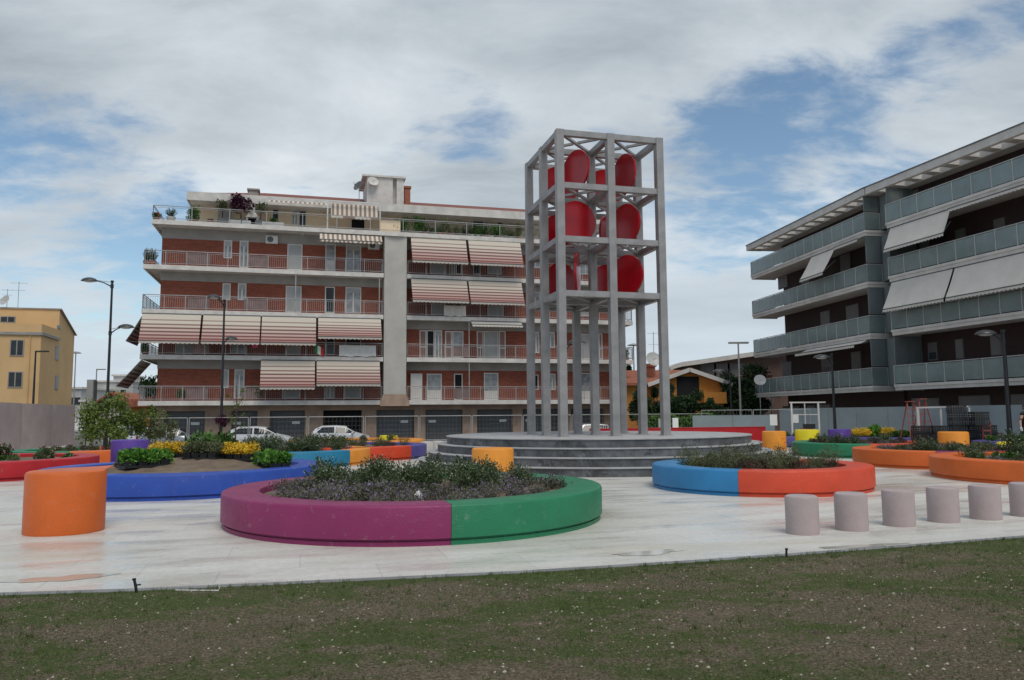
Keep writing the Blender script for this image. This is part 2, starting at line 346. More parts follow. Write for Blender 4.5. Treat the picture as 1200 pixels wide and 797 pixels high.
def lawnm(t, b):
    tc_ = t.nodes.new('ShaderNodeTexCoord'); v = tc_.outputs['Object']
    m2 = t.nodes.new('ShaderNodeMapping'); m2.inputs['Scale'].default_value = (.5, 1.1, 1); t.links.new(v, m2.inputs[0])
    big = noise(t, m2.outputs[0], 1.1, 6, .65, .3); fine = noise(t, v, 45, 6, .75); mid = noise(t, v, 7, 5, .7)
    soil = ramp(t, fine, [(.3, (.045, .033, .022)), (.46, (.135, .10, .07)), (.62, (.30, .235, .175))])
    gr = ramp(t, fine, [(.3, (.032, .048, .014)), (.5, (.075, .105, .028)), (.7, (.145, .18, .055))])
    sx_ = t.nodes.new('ShaderNodeSeparateXYZ'); t.links.new(v, sx_.inputs[0])
    strip = maprange(t, math_n(t, 'SUBTRACT', sx_.outputs[1], math_n(t, 'MULTIPLY', sx_.outputs[0], .255)), 7.0, 8.2, -.012, .06)   # greener along the paving
    s = math_n(t, 'ADD', strip, math_n(t, 'ADD', math_n(t, 'MULTIPLY', big, .7), math_n(t, 'MULTIPLY', mid, .3)))
    c = mixc(t, maprange(t, s, .45, .55, .12, .9), soil, gr)
    t.links.new(c, b.inputs['Base Color']); b.inputs['Roughness'].default_value = .95; b.inputs['Specular IOR Level'].default_value = .15
    bn = t.nodes.new('ShaderNodeBump'); bn.inputs['Strength'].default_value = 1; bn.inputs['Distance'].default_value = .03; t.links.new(fine, bn.inputs['Height']); t.links.new(bn.outputs[0], b.inputs['Normal'])
ground_mat('lawn_soil', lawnm)
def stonem(t, b):
    tc_ = t.nodes.new('ShaderNodeTexCoord'); s = t.nodes.new('ShaderNodeSeparateXYZ'); t.links.new(tc_.outputs['Object'], s.inputs[0])
    a = math_n(t, 'MULTIPLY', math_n(t, 'ARCTAN2', s.outputs[0], math_n(t, 'MULTIPLY', s.outputs[1], -1.0)), 5.4)
    cb = t.nodes.new('ShaderNodeCombineXYZ'); t.links.new(a, cb.inputs[0]); t.links.new(math_n(t, 'ADD', s.outputs[2], 0.001), cb.inputs[1])
    br = t.nodes.new('ShaderNodeTexBrick'); br.inputs['Scale'].default_value = 1; br.inputs['Brick Width'].default_value = .9; br.inputs['Row Height'].default_value = .235
    br.inputs['Mortar Size'].default_value = .006; br.inputs['Color1'].default_value = (.075, .08, .085, 1); br.inputs['Color2'].default_value = (.145, .15, .155, 1); br.inputs['Mortar'].default_value = (.08, .08, .08, 1)
    t.links.new(cb.outputs[0], br.inputs['Vector'])
    n_ = noise(t, tc_.outputs['Object'], 3, 8, .7); st_ = noise(t, cb.outputs[0], 1.3, 5, .7, .5)
    c = mixc(t, 1.0, br.outputs[0], ramp(t, n_, [(.32, (.5, .5, .5)), (.5, (1.0, 1.0, 1.0)), (.68, (1.6, 1.6, 1.6))]), 'MULTIPLY')
    c = mixc(t, maprange(t, st_, .54, .60, 0, .8), c, (.035, .036, .038))    # damp patches
    t.links.new(c, b.inputs['Base Color']); b.inputs['Roughness'].default_value = .6
ground_mat('riser_stone', stonem)
mat('tread_stone', (.36, .355, .35), .55, .15, 2, .15, 30)
mat('ground_earth', (.14, .135, .12), .95, .2, .3, .3, 8)

gr_ = MB(); gr_.add([(-900, -300, -.52), (900, -300, -.52), (900, 1600, -.52), (-900, 1600, -.52)], [(0, 1, 2, 3)]); struct(gr_.build('ground', 'ground_earth'))
pv = MB(); pv.box(-75, 70, -25, 48, -.6, 0)
o = struct(pv.build('plaza_paving', 'paving')); o.rotation_euler = (0, 0, G)
rd_ = MB(); rd_.add([(-90, 48.3, -.5), (90, 48.3, -.5), (90, 57, -.5), (-90, 57, -.5)], [(0, 1, 2, 3)])
o = struct(rd_.build('road', 'asphalt')); o.rotation_euler = (0, 0, G)
kb = MB(); kb.box(-75, 70, 48.003, 48.25, -.6, .015); o = struct(kb.build('kerb', 'white_concrete')); o.rotation_euler = (0, 0, G)

edge_px = [(-160, 703), (0, 698), (160, 693), (400, 682), (600, 672.5), (800, 660), (930, 651), (1100, 638), (1200, 630), (1330, 620)]
edge = [atZ(*p) for p in edge_px]
def edge_y(x):
    for a, b in zip(edge, edge[1:]):
        if a.x <= x <= b.x: return a.y + (b.y - a.y) * (x - a.x) / (b.x - a.x)
    return edge[0].y if x < edge[0].x else edge[-1].y
def hsh(x, y): return math.sin(x * 1.7 + 1.3 * math.sin(y * 1.1)) * math.cos(y * 1.9 + .7 * math.sin(x * 2.3))
x0, x1 = edge[0].x + .01, edge[-1].x - .01
lw = MB(); NI, NJ = 130, 90; vs_ = []
def lawn_z(x, y, d): return .012 + min(1, d * 2.5) * (.032 + .018 * hsh(x, y) + .008 * hsh(x * 4.1, y * 3.7))
for j in range(NJ + 1):
    for i in range(NI + 1):
        x = x0 + (x1 - x0) * i / NI; d = 9.0 * (j / NJ) ** 1.3; y = edge_y(x) - .06 - d
        vs_.append((x, y, lawn_z(x, y, d)))
lw.add(vs_, [(j * (NI + 1) + i, (j + 1) * (NI + 1) + i, (j + 1) * (NI + 1) + i + 1, j * (NI + 1) + i + 1) for j in range(NJ) for i in range(NI)])
struct(lw.build('lawn', 'lawn_soil', smooth=True))
ed = MB(); vs_ = []
for p in edge: vs_ += [(p.x, p.y + .05, .0), (p.x, p.y + .05, .018), (p.x, p.y - .07, .018), (p.x, p.y - .07, -.02)]
ed.add(vs_, [(i * 4 + k, i * 4 + 4 + k, i * 4 + 5 + k, i * 4 + 1 + k) for i in range(len(edge) - 1) for k in range(3)])
mat('edge_strip', (.20, .20, .195), .7, .2, 3, .2, 30)
struct(ed.build('lawn_edging', 'edge_strip'))

def puddle_m(t, b):
    pav(t, b)
    for k in ('Roughness', 'Normal'):
        for l in list(b.inputs[k].links): t.links.remove(l)
    b.inputs['Roughness'].default_value = .12; b.inputs['Specular IOR Level'].default_value = .6
    c = b.inputs['Base Color'].links[0].from_socket; t.links.new(mixc(t, 1.0, c, (.86, .84, .80), 'MULTIPLY'), b.inputs['Base Color'])
ground_mat('wet_paving', puddle_m)
for pxx, pyy, rx_, ry_, sd_ in ((72, 678, .42, .16, 1), (760, 648, .42, .13, 2), (1010, 640, .5, .10, 4)):
    p = atZ(pxx, pyy); q = random.Random(sd_); ph = [q.uniform(0, 6.28) for _ in range(4)]; b = MB(); n = 60; rim_ = []
    for k in range(n):
        t = 2 * math.pi * k / n; w = 1 + .22 * math.sin(2 * t + ph[0]) + .16 * math.sin(3 * t + ph[1]) + .09 * math.sin(7 * t + ph[2]) + .05 * math.sin(13 * t + ph[3]); rim_.append((rx_ * w * math.cos(t), ry_ * w * math.sin(t), 0))
    b.add(rim_, [tuple(range(n))]); o = struct(b.build('puddle', 'wet_paving')); o.location = (p.x, p.y, .004); o.rotation_euler = (0, 0, G)

gb = MB(); r = random.Random(5)
for k in range(120000):
    x = r.uniform(x0, x1); d = r.random() ** 1.2 * 5.5 + .02; y = edge_y(x) - .09 - d
    dens = .5 + .5 * hsh(x * .9 + 2, y * 1.5) + .35 * hsh(x * 3.3, y * 4.1)
    if r.random() > dens * 1.1 + .12: continue
    h = r.uniform(.008, .026); a = r.uniform(0, 6.28); w = .0022 * (1 + h * 20); z = lawn_z(x, y, d)
    lx, ly = r.uniform(-.014, .014), r.uniform(-.014, .014)
    gb.add([(x - w * math.cos(a), y - w * math.sin(a), z - .003), (x + w * math.cos(a), y + w * math.sin(a), z - .003), (x + lx, y + ly, z + h)], [(0, 1, 2)])
for k in range(900):
    x = r.uniform(x0, x1); d = r.random() ** 2.2 * 5.0 + .01; y = edge_y(x) - .07 - d; z = lawn_z(x, y, d)
    for q in range(r.randrange(6, 15)):
        a = r.uniform(0, 6.28); h = r.uniform(.02, .05); w = .003; bx, by = x + r.gauss(0, .014), y + r.gauss(0, .014); lx, ly = r.gauss(0, .018), r.gauss(0, .018)
        gb.add([(bx - w * math.cos(a), by - w * math.sin(a), z - .004), (bx + w * math.cos(a), by + w * math.sin(a), z - .004), (bx + lx, by + ly, z + h)], [(0, 1, 2)])
tag(gb.build('short_grass', 'grass_blade'), 'short sparse green grass over bare soil in the foreground', 'grass', kind='stuff')
pb = MB()
for k in range(11000):
    x = r.uniform(x0, x1); d = r.random() * 5.5 + .02; y = edge_y(x) - .1 - d; z = lawn_z(x, y, d)
    s = r.choice([.0025, .003, .003, .004, .004, .005, .006, .007, .009, .013]) * r.uniform(.7, 1.25); q = r.uniform(.5, 1.2)
    pb.add([(x + s * q, y, z), (x, y + s, z), (x - s, y, z), (x, y - s * q, z), (x + s * .2, y, z + s * .7), (x, y, z - s * .5)], [(0, 1, 4), (1, 2, 4), (2, 3, 4), (3, 0, 4)], 0 if r.random() < .45 else 1)
mat('pebble_brown', (.20, .165, .12), .9, .3, 30)
tag(pb.build('pebbles', ['stone_small', 'pebble_brown']), 'pale pebbles and fallen petals scattered over the foreground soil', 'pebbles', kind='stuff')

# ------------------------------------------------------------ stepped platform and tower of discs
PC = (2.73, 25.8)
plat = empty('stepped_platform', (PC[0], PC[1], 0)); tag(plat, 'round grey stone platform of four steps under the steel tower', 'platform')
for k, Rk in enumerate((5.8, 5.5, 5.2, 4.9)):
    z0, z1 = k * .235, (k + 1) * .235; b = MB()
    b.lathe([(Rk - .03, z0), (Rk - .03, z1 - .03)], 96, 0)
    b.lathe([(Rk - .03, z1 - .03), (Rk, z1 - .028), (Rk, z1 - .004), (Rk - .006, z1), (Rk - .9 if k < 3 else .001, z1)], 96, 1)
    b.build('step', ['riser_stone', 'tread_stone'], plat, smooth=True)
TB = Vector((1.475, 23.0, .94)); S = 1.64
tw = empty('disc_tower', TB, G); tag(tw, 'tall square grey steel frame holding red discs on three levels', 'sculpture')
PW = .23; LV = [5.28 - .94, 6.93 - .94, 8.57 - .94, 10.2 - .94]
postm = None
for i in range(3):
    for j in range(3):
        b = MB(); b.box(-PW / 2, PW / 2, -PW / 2, PW / 2, .02, LV[-1]); b.box(-.17, .17, -.17, .17, 0, .02)
        p = b.build('post', 'steel_grey', tw); p.location = (i * S, j * S, 0)
BH, BW = .18, .17; lx = MB().box(PW / 2, S - PW / 2, -BW / 2, BW / 2, -BH, -.003); ly = MB().box(-BW / 2, BW / 2, PW / 2, S - PW / 2, -BH, -.003)
bx_ = ly_ = br_ = None
for z in LV:
    for i in range(3):
        for j in range(3):
            if i < 2:
                bx_ = lx.build('beam', 'steel_grey', tw) if bx_ is None else copy_tree(bx_, tw); bx_.location = (i * S, j * S, z)
            if j < 2:
                ly_ = ly.build('beam', 'steel_grey', tw) if ly_ is None else copy_tree(ly_, tw); ly_.location = (i * S, j * S, z)
            if i < 2 and j < 2:
                if br_ is None:
                    bb = MB(); e = .13
                    bb.bar((e, e, -.07), (S - e, S - e, -.07), .09, .07); bb.bar((e, S - e, -.072), (S / 2 - .06, S / 2 + .06, -.072), .09, .07); bb.bar((S / 2 + .06, S / 2 - .06, -.072), (S - e, e, -.072), .09, .07)
                    br_ = bb.build('cross_brace', 'steel_grey', tw)
                else: br_ = copy_tree(br_, tw)
                br_.location = (i * S, j * S, z)
dp = MB(); dp.box(.09, 2 * S - .09, .09, 2 * S - .09, LV[0] - .03, LV[0] - .004); dp.build('deck_plate', 'steel_grey', tw)
DR = .66; rots = {(0, 0, 0): 84, (1, 0, 0): -38, (0, 1, 0): 36, (1, 1, 0): 35, (0, 0, 1): 27, (1, 0, 1): -46, (0, 1, 1): 12, (1, 1, 1): 72,
                  (0, 0, 2): -52, (1, 0, 2): -57, (0, 1, 2): 10, (1, 1, 2): 30}
for (i, j, k), a in rots.items():
    b = MB(); n = 64
    c_ = [(DR * math.cos(2 * math.pi * t / n), DR * math.sin(2 * math.pi * t / n)) for t in range(n)]
    b.add([(x, -.03, z) for x, z in c_] + [(x * .985, -.035, z * .985) for x, z in c_] + [(x, .03, z) for x, z in c_] + [(x * .985, .035, z * .985) for x, z in c_],
          [(t, n + t, n + (t + 1) % n, (t + 1) % n) for t in range(n)] + [tuple(range(n, 2 * n))] +
          [(2 * n + t, t, (t + 1) % n, 2 * n + (t + 1) % n) for t in range(n)] + [(3 * n + t, 2 * n + t, 2 * n + (t + 1) % n, 3 * n + (t + 1) % n) for t in range(n)] + [tuple(range(3 * n, 4 * n))[::-1]])
    b.box(-.04, .04, -.03, .03, -DR - .02, -DR + .02)
    d = b.build('disc', 'disc_red', tw, smooth=True); d.location = ((i + .5) * S, (j + .5) * S, LV[k] + DR + .012)
    p_ = Vector(TB) + gx.to_3d() * d.location.x + gy.to_3d() * d.location.y
    d.rotation_euler = (0, 0, R(a) - math.atan2(p_.x, p_.y) - G)

# ------------------------------------------------------------ plants
def leaf(b, p, d, L_, w, mi, r):
    d = d.normalized(); s = d.cross(Vector((r.uniform(-1, 1), r.uniform(-1, 1), r.uniform(-1, 1)))).normalized() * w
    b.add([p, p + d * L_ * .5 + s, p + d * L_, p + d * L_ * .5 - s], [(0, 1, 2, 3)], mi)
def rdir(r, up=0.0):
    while True:
        v = Vector((r.uniform(-1, 1), r.uniform(-1, 1), r.uniform(-1, 1)))
        if .05 < v.length < 1: return (v.normalized() + Vector((0, 0, up))).normalized()
def stems(seed, n, h, spread, leaves, L_, w, tip=None, droop=.1):
    """a bush of radiating leafy stems: returns foliage and tip (blossom) builders"""
    r = random.Random(seed); f = MB(); t = MB()
    for k in range(n):
        a = r.uniform(0, 6.28); q = r.random() ** .6 * spread; hh = h * r.uniform(.6, 1.05) * (1 - .45 * (q / spread) ** 2)
        b0 = Vector((math.cos(a) * q * .35, math.sin(a) * q * .35, 0)); b1 = Vector((math.cos(a) * q, math.sin(a) * q, hh))
        for i in range(leaves):
            u = .12 + .88 * (i + r.random()) / leaves
            p = b0.lerp(b1, u) + Vector((math.cos(a), math.sin(a), 0)) * droop * h * u * u
            leaf(f, p, rdir(r, .7), L_ * r.uniform(.7, 1.3), w * r.uniform(.7, 1.3), 0, r)
        p = b0.lerp(b1, 1) + Vector((math.cos(a), math.sin(a), 0)) * droop * h
        if tip and r.random() < tip[0]:
            for i in range(tip[1]): leaf(t, p + rdir(r) * tip[2] * .6, rdir(r, .5), tip[2], tip[2] * .5, 0, r)
    return f, t
def mound(seed, n, rx, h, L_, w, lumps=7, up=.4):
    r = random.Random(seed); f = MB(); cs = []
    for k in range(lumps):
        a = r.uniform(0, 6.28); q = r.random() ** .5 * rx * .65
        cs.append((Vector((math.cos(a) * q, math.sin(a) * q, h * r.uniform(.25, .6))), rx * r.uniform(.3, .5)))
    for k in range(n):
        c, s = r.choice(cs); d = rdir(r); p = c + Vector((d.x * s, d.y * s, d.z * s * h / rx * 1.1)) * r.uniform(.55, 1.05)
        if p.z < .0: p.z = r.uniform(0, .05)
        leaf(f, p, (d + rdir(r) * .9 + Vector((0, 0, up))), L_ * r.uniform(.6, 1.3), w * r.uniform(.7, 1.3), 0, r)
    return f
PROTO = {}
def blobs_on(f, seed, n, size):
    r = random.Random(seed); t = MB(); top = [v for v in f.v]
    for k in range(n):
        p = Vector(r.choice(top)) * 1.03
        for i in range(5): leaf(t, p, rdir(r, .4), size, size * .45, 0, r)
    return t
def make_kind(kind):
    out = []
    for s in range(3):
        if kind == 'dark': f, t = stems(100 + s, 56, .48, .29, 22, .055, .010, (.45, 3, .016)); m, tm = 'leaf_dark', 'petal_white'
        elif kind == 'lavender': f, t = stems(200 + s, 70, .24, .27, 11, .045, .008, (.38, 4, .016)); m, tm = 'leaf_lavender', 'petal_purple'
        elif kind == 'brown': f, t = mound(300 + s, 800, .26, .24, .035, .011), None; m, tm = 'leaf_brown', None
        elif kind == 'olive': f, t = mound(400 + s, 800, .26, .26, .045, .012), None; m, tm = 'leaf_olive', None
        elif kind == 'grass': f, t = stems(500 + s, 60, .5, .22, 9, .09, .005, (.4, 3, .02)); m, tm = 'leaf_olive', 'leaf_brown'
        elif kind == 'yellow': f, t = stems(600 + s, 90, .25, .3, 10, .06, .011), None; f = f[0]; m, tm = 'leaf_yellow', None
        elif kind == 'bright': f, t = mound(700 + s, 700, .32, .26, .08, .03), None; m, tm = 'leaf_bright', None
        elif kind == 'green': f, t = mound(800 + s, 1000, .34, .42, .07, .02), None; m, tm = 'leaf_green', None
        elif kind == 'rose':
            f = mound(900 + s, 800, .34, .38, .06, .022); t = blobs_on(f, 3 + s, 22, .045); m, tm = 'leaf_dark', 'petal_pink'
        elif kind == 'whiteflower':
            f = mound(950 + s, 600, .28, .2, .06, .022); t = blobs_on(f, 3 + s, 18, .035); m, tm = 'leaf_green', 'petal_white'
        elif kind == 'redflower':
            f = mound(970 + s, 300, .25, .25, .08, .03); t = blobs_on(f, 3 + s, 30, .06); m, tm = 'leaf_green', 'petal_red'
        elif kind == 'topiary': f, t = mound(980 + s, 500, .35, .6, .1, .03), None; m, tm = 'leaf_dark', None
        out.append((f, t, m, tm))
    return out
def plant(kind, name, x, y, z, s, label, cat, group=None, sz=None, rz=None, tint=None):
    v = rng.randrange(3)
    key = (kind, v, tint)
    root = empty(name, (x, y, z), rng.uniform(0, 6.28) if rz is None else rz)
    if key not in PROTO:
        if kind not in PROTO: PROTO[kind] = make_kind(kind)
        f, t, m, tm = PROTO[kind][v]
        fo = f.build('foliage', tint or m, root); bo = t.build('blossoms', tm, root) if t and t.v and tm else None
        PROTO[key] = (fo, bo)
    else:
        for src in PROTO[key]:
            if src:
                c = src.copy(); C.objects.link(c); c.parent = root
    root.scale = (s, s, sz or s); tag(root, label, cat, group); return root

# ------------------------------------------------------------ ring planters
RINGS = {}
def ring(px, Dc, Rr, cols, split, desc, soil=.40, mound_h=.0, rim=.55):
    a = atZ(px, 560, .25); a = Vector((a.x, a.y)).normalized() * Dc; cx, cy = a
    root = empty('ring_planter', (cx, cy, 0)); tag(root, desc, 'planter', 'coloured ring planters on the plaza')
    prof = [(Rr - .03, 0), (Rr - .03, .055), (Rr - .055, .06), (Rr - .055, .085), (Rr, .09), (Rr, .465), (Rr - .012, .488), (Rr - .035, .5), (Rr - rim + .03, .5), (Rr - rim + .008, .49), (Rr - rim, .465), (Rr - rim, .25)]
    if len(cols) == 1: MB().lathe(prof, 128).build('rim_section', cols[0], root, smooth=True)
    else:
        d = atZ(split, 560, .25); d = Vector((d.x, d.y)).normalized(); c = Vector((cx, cy))
        k = d.dot(c); disc = k * k - c.dot(c) + Rr * Rr; hit = d * (k - math.sqrt(max(disc, 0))) - c
        s0 = math.atan2(hit.y, hit.x)
        MB().lathe(prof, 64, 0, None, s0 - math.pi + .001, s0 - .001).build('rim_section', cols[0], root, smooth=True)
        MB().lathe(prof, 64, 0, None, s0 + .001, s0 + math.pi - .001).build('rim_section', cols[1], root, smooth=True)
    ri = Rr - rim - .004; b = MB(); rr_ = random.Random(int(px)); nn = 40; rings_ = 12; vs = [(0, 0, soil + mound_h)]; fs = []
    for q in range(1, rings_ + 1):
        for k in range(nn):
            t = 2 * math.pi * k / nn; u = q / rings_
            z = soil + mound_h * max(0, 1 - u * u) ** 1.2 + (rr_.uniform(-.025, .025) if q < rings_ else 0)
            vs.append((ri * u * math.cos(t), ri * u * math.sin(t), z))
    fs += [(0, 1 + k, 1 + (k + 1) % nn) for k in range(nn)]
    for q in range(rings_ - 1):
        for k in range(nn): fs.append((1 + q * nn + k, 1 + (q + 1) * nn + k, 1 + (q + 1) * nn + (k + 1) % nn, 1 + q * nn + (k + 1) % nn))
    b.add(vs, fs); b.build('soil', 'soil', root, smooth=True)
    return dict(c=(cx, cy), R=Rr, ri=ri, z=soil, mh=mound_h)
def soil_z(g, x, y):
    u = math.hypot(x - g['c'][0], y - g['c'][1]) / g['ri']; return g['z'] + g['mh'] * max(0, 1 - u * u) ** 1.2 - .01
def scatter(g, n, kinds, name_of, seed, mind=.34, zone=None, smin=.8, smax=1.2, rmax=.96):
    r = random.Random(seed); pts = []; tries = 0
    while len(pts) < n and tries < 4000:
        tries += 1; a = r.uniform(0, 6.28); q = math.sqrt(r.random()) * (g['ri'] * rmax - .1)
        x, y = g['c'][0] + q * math.cos(a), g['c'][1] + q * math.sin(a)
        if zone and not zone(x - g['c'][0], y - g['c'][1]): continue
        if any((x - a_) ** 2 + (y - b_) ** 2 < mind ** 2 for a_, b_ in pts): continue
        pts.append((x, y)); k = kinds[r.randrange(len(kinds))]; nm, lab, grp = name_of[k]
        plant(k, nm, x, y, soil_z(g, x, y), r.uniform(smin, smax), lab, 'shrub', grp)

g1 = ring(488.5, 12.75, 2.94, ['magenta', 'green'], 529, 'big ring planter half magenta half green nearest to the camera')
g2 = ring(219.5, 19.6, 3.0, ['blue'], 0, 'all blue ring planter with a soil mound behind the orange drum seat', mound_h=.26)
g3 = ring(-25, 26.9, 3.0, ['red'], 0, 'red ring planter with rose bushes cut by the left edge of the photo')
g4 = ring(95, 32.2, 2.3, ['green', 'orange'], 80, 'orange ring planter showing a green end between the red ring and the purple drum')
g5 = ring(329, 28.1, 3.0, ['teal', 'light_orange'], 410, 'teal ring planter with a pale orange end, right behind the blue ring')
g6 = ring(408, 31.0, 3.0, ['red_orange', 'violet_blue'], 482, 'red orange ring planter with a violet blue end left of the grey steps')
g6b = ring(418, 37.5, 3.1, ['light_orange'], 0, 'pale orange ring planter almost hidden behind the red orange ring left of the steps')
g7 = ring(890, 18.05, 2.3, ['sky_blue', 'red_orange'], 865, 'ring planter half sky blue half red orange in front of the steps right side')
g8 = ring(1008, 32.0, 2.35, ['green', 'red_orange'], 1022, 'green ring planter with a red orange end behind the sky blue ring')
g9 = ring(1102, 27.0, 2.4, ['orange', 'magenta'], 1098, 'orange ring planter with a magenta end in the right background row')
g10 = ring(1257, 23.0, 3.0, ['orange'], 0, 'orange ring planter cut by the right edge of the photo')
g11 = ring(1062, 40.0, 2.9, ['violet_blue'], 0, 'violet ring planter with potted yellow shrubs behind the green one')
g12 = ring(1196, 34.5, 1.5, ['violet_blue', 'yellow'], 1171, 'small violet blue and yellow ring planter near the lamp post at right')
g13 = ring(921, 39.5, 1.3, ['violet_blue'], 0, 'small violet blue ring planter between the orange and yellow drums')

nm = {
 'dark': ('evergreen_shrub', 'dark green upright shrub with white buds in the magenta and green ring', 'dark shrubs in the magenta and green ring'),
 'lavender': ('lavender_shrub', 'low lavender plant with purple flowers in the magenta and green ring', 'lavender plants in the magenta and green ring')}
scatter(g1, 27, ['dark'], nm, 3, .33, lambda x, y: -.5 < y < 1.9 and -1.6 < x < 1.8, .65, 1.15)
scatter(g1, 62, ['lavender'], nm, 4, .28, lambda x, y: y < .1 or x > 1.3 or x < -1.1, .6, 1.15, 1.0)
def names(kinds, ring_txt):
    d = {}
    for k in kinds:
        t = {'dark': ('evergreen_shrub', 'dark green upright shrub'), 'lavender': ('lavender_shrub', 'low purple flowered lavender plant'), 'brown': ('dry_shrub', 'low brownish half dry shrub'),
             'olive': ('low_shrub', 'low olive green shrub'), 'grass': ('tall_grass', 'tall wispy green grass clump'), 'yellow': ('yellow_shrub', 'low yellow shrub'), 'bright': ('leafy_plant', 'bright green leafy plant'),
             'rose': ('rose_bush', 'green rose bush with pink blooms'), 'whiteflower': ('flowering_plant', 'low green plant with white flowers'), 'green': ('green_shrub', 'mid green rounded shrub')}[k]
        d[k] = (t[0], t[1] + ' in the ' + ring_txt, t[1] + 's in the ' + ring_txt)
    return d
scatter(g3, 5, ['rose'], names(['rose'], 'red ring at the left edge'), 7, .7, lambda x, y: x > -.5, .95, 1.3)
scatter(g3, 16, ['whiteflower', 'olive'], names(['whiteflower', 'olive'], 'red ring at the left edge'), 8, .4, lambda x, y: x > -.8, .6, .9)
scatter(g4, 12, ['brown', 'olive'], names(['brown', 'olive'], 'orange ring behind the red one'), 9, .4, None, .6, 1.0)
scatter(g5, 40, ['dark', 'lavender', 'brown', 'dark'], names(['dark', 'lavender', 'brown'], 'teal ring'), 10, .36, lambda x, y: x > -1.0, 1.0, 1.35)
scatter(g6, 26, ['grass', 'brown', 'olive', 'olive'], names(['grass', 'brown', 'olive'], 'red orange ring left of the steps'), 12, .4, None, .75, 1.1)
scatter(g6b, 8, ['olive', 'brown'], names(['olive', 'brown'], 'pale orange ring left of the steps'), 13, .5, None, .8, 1.1)
scatter(g7, 46, ['brown', 'brown', 'grass', 'olive'], names(['brown', 'grass', 'olive'], 'sky blue and red orange ring'), 14, .26, None, .75, 1.15)
scatter(g8, 30, ['brown', 'brown', 'lavender', 'dark'], names(['brown', 'lavender', 'dark'], 'green ring behind the sky blue one'), 15, .34, None, .7, 1.2)
scatter(g9, 36, ['olive', 'brown', 'dark', 'lavender'], names(['olive', 'brown', 'dark', 'lavender'], 'orange and magenta ring at right'), 16, .32, None, .65, 1.05)
scatter(g10, 34, ['olive', 'dark', 'lavender', 'whiteflower'], names(['olive', 'dark', 'lavender', 'whiteflower'], 'orange ring at the right edge'), 17, .38, lambda x, y: x < .8, .6, 1.0)
scatter(g11, 22, ['brown', 'olive'], names(['brown', 'olive'], 'violet ring behind the green one'), 18, .45, None, .7, 1.0)
scatter(g12, 6, ['green'], names(['green'], 'violet and yellow ring near the lamp post'), 19, .3, None, .6, .8)
scatter(g13, 5, ['green'], names(['green'], 'small violet blue ring'), 20, .25, None, .6, .9)
# pale rock among the lavender
def rock(name, loc, s, m, label, seed, cat='stone'):
    r = random.Random(seed); b = MB(); n = 10; vs = [(0, 0, s * .85)]; fs = []
    for q in range(1, 5):
        for k in range(n):
            t = 2 * math.pi * k / n; u = q / 4 * math.pi / 2 * 1.15
            rr = s * r.uniform(.8, 1.1); vs.append((rr * math.sin(u) * math.cos(t), rr * .8 * math.sin(u) * math.sin(t), rr * .85 * math.cos(u)))
    fs = [(0, 1 + k, 1 + (k + 1) % n) for k in range(n)] + [(1 + q * n + k, 1 + (q + 1) * n + k, 1 + (q + 1) * n + (k + 1) % n, 1 + q * n + (k + 1) % n) for q in range(3) for k in range(n)]
    b.add(vs, fs); o = b.build(name, m); o.location = loc; tag(o, label, cat); return o
p = atY(491, 578, 10.9); ro = rock('pale_rock', (p.x, p.y, .40), .10, 'white_sign', 'pale pointed rock among the lavender in the magenta and green ring', 4); ro.scale = (.8, .8, 2.0)

# plants still in black nursery trays on the soil mound of the blue ring
def tray(kind, pxx, Z, w, label, g=None, rz=0.0, s=1.0, zz=None):
    a = atY(pxx, 530, Z); z = soil_z(g, a.x, a.y) if g else zz
    root = empty('plant_tray', (a.x, a.y, z), rz); tag(root, label, 'plant tray')
    b = MB(); n = 4
    for i in range(n):                   # square pots in the tray
        x = -w / 2 + w * (i + .5) / n; hw = w / n * .46
        for yy in (-.11, .11):
            b.add([(x - hw * .8, yy - .085, .0), (x + hw * .8, yy - .085, 0), (x + hw * .8, yy + .085, 0), (x - hw * .8, yy + .085, 0), (x - hw, yy - .1, .15), (x + hw, yy - .1, .15), (x + hw, yy + .1, .15), (x - hw, yy + .1, .15)],
                  [(0, 3, 2, 1), (0, 1, 5, 4), (1, 2, 6, 5), (2, 3, 7, 6), (3, 0, 4, 7), (4, 5, 6, 7)])
    b.box(-w / 2 - .02, w / 2 + .02, -.23, .23, 0.0, .05); b.build('pots', 'tray_black', root)
    r = random.Random(int(pxx)); f = MB()
    for i in range(n):
        for yy in (-.1, .1):
            x = -w / 2 + w * (i + .5) / n
            if kind == 'yellow': q, _ = stems(r.randrange(999), 60, .27 * s, .2, 9, .065, .013)
            elif kind == 'olive': q, _ = stems(r.randrange(999), 50, .27 * s, .2, 9, .08, .009)
            else: q = mound(r.randrange(999), 260, .2, .24 * s, .08, .03, 4)
            f.add([(vx + x, vy + yy, vz + .12) for vx, vy, vz in q.v], q.f)
    f.build('foliage', {'yellow': 'leaf_yellow', 'olive': 'leaf_olive', 'bright': 'leaf_bright', 'green': 'leaf_green'}[kind], root)
    return root
tray('bright', 170, 16.8, .95, 'black tray of bright green leafy plants at the left end of the blue ring mound', g2, R(48))
tray('yellow', 198, 18.5, .72, 'black tray of yellow shrubs, left one of two on the blue ring mound', g2, R(15), 1.1)
tray('olive', 237, 18.0, .74, 'black tray of grey green wispy plants between the two yellow trays', g2, R(2), 1.1)
tray('yellow', 278, 18.4, .78, 'black tray of yellow shrubs, right one of two on the blue ring mound', g2, R(-8), 1.1)
tray('bright', 321, 17.6, .85, 'black tray of bright green leafy plants at the right end of the blue ring mound', g2, R(-50), 1.1)
a = atY(235, 520, 19.6); plant('green', 'green_shrub', a.x, a.y, soil_z(g2, a.x, a.y), 1.75, 'blue green bushy shrub behind the wispy tray on the blue ring mound', 'shrub')
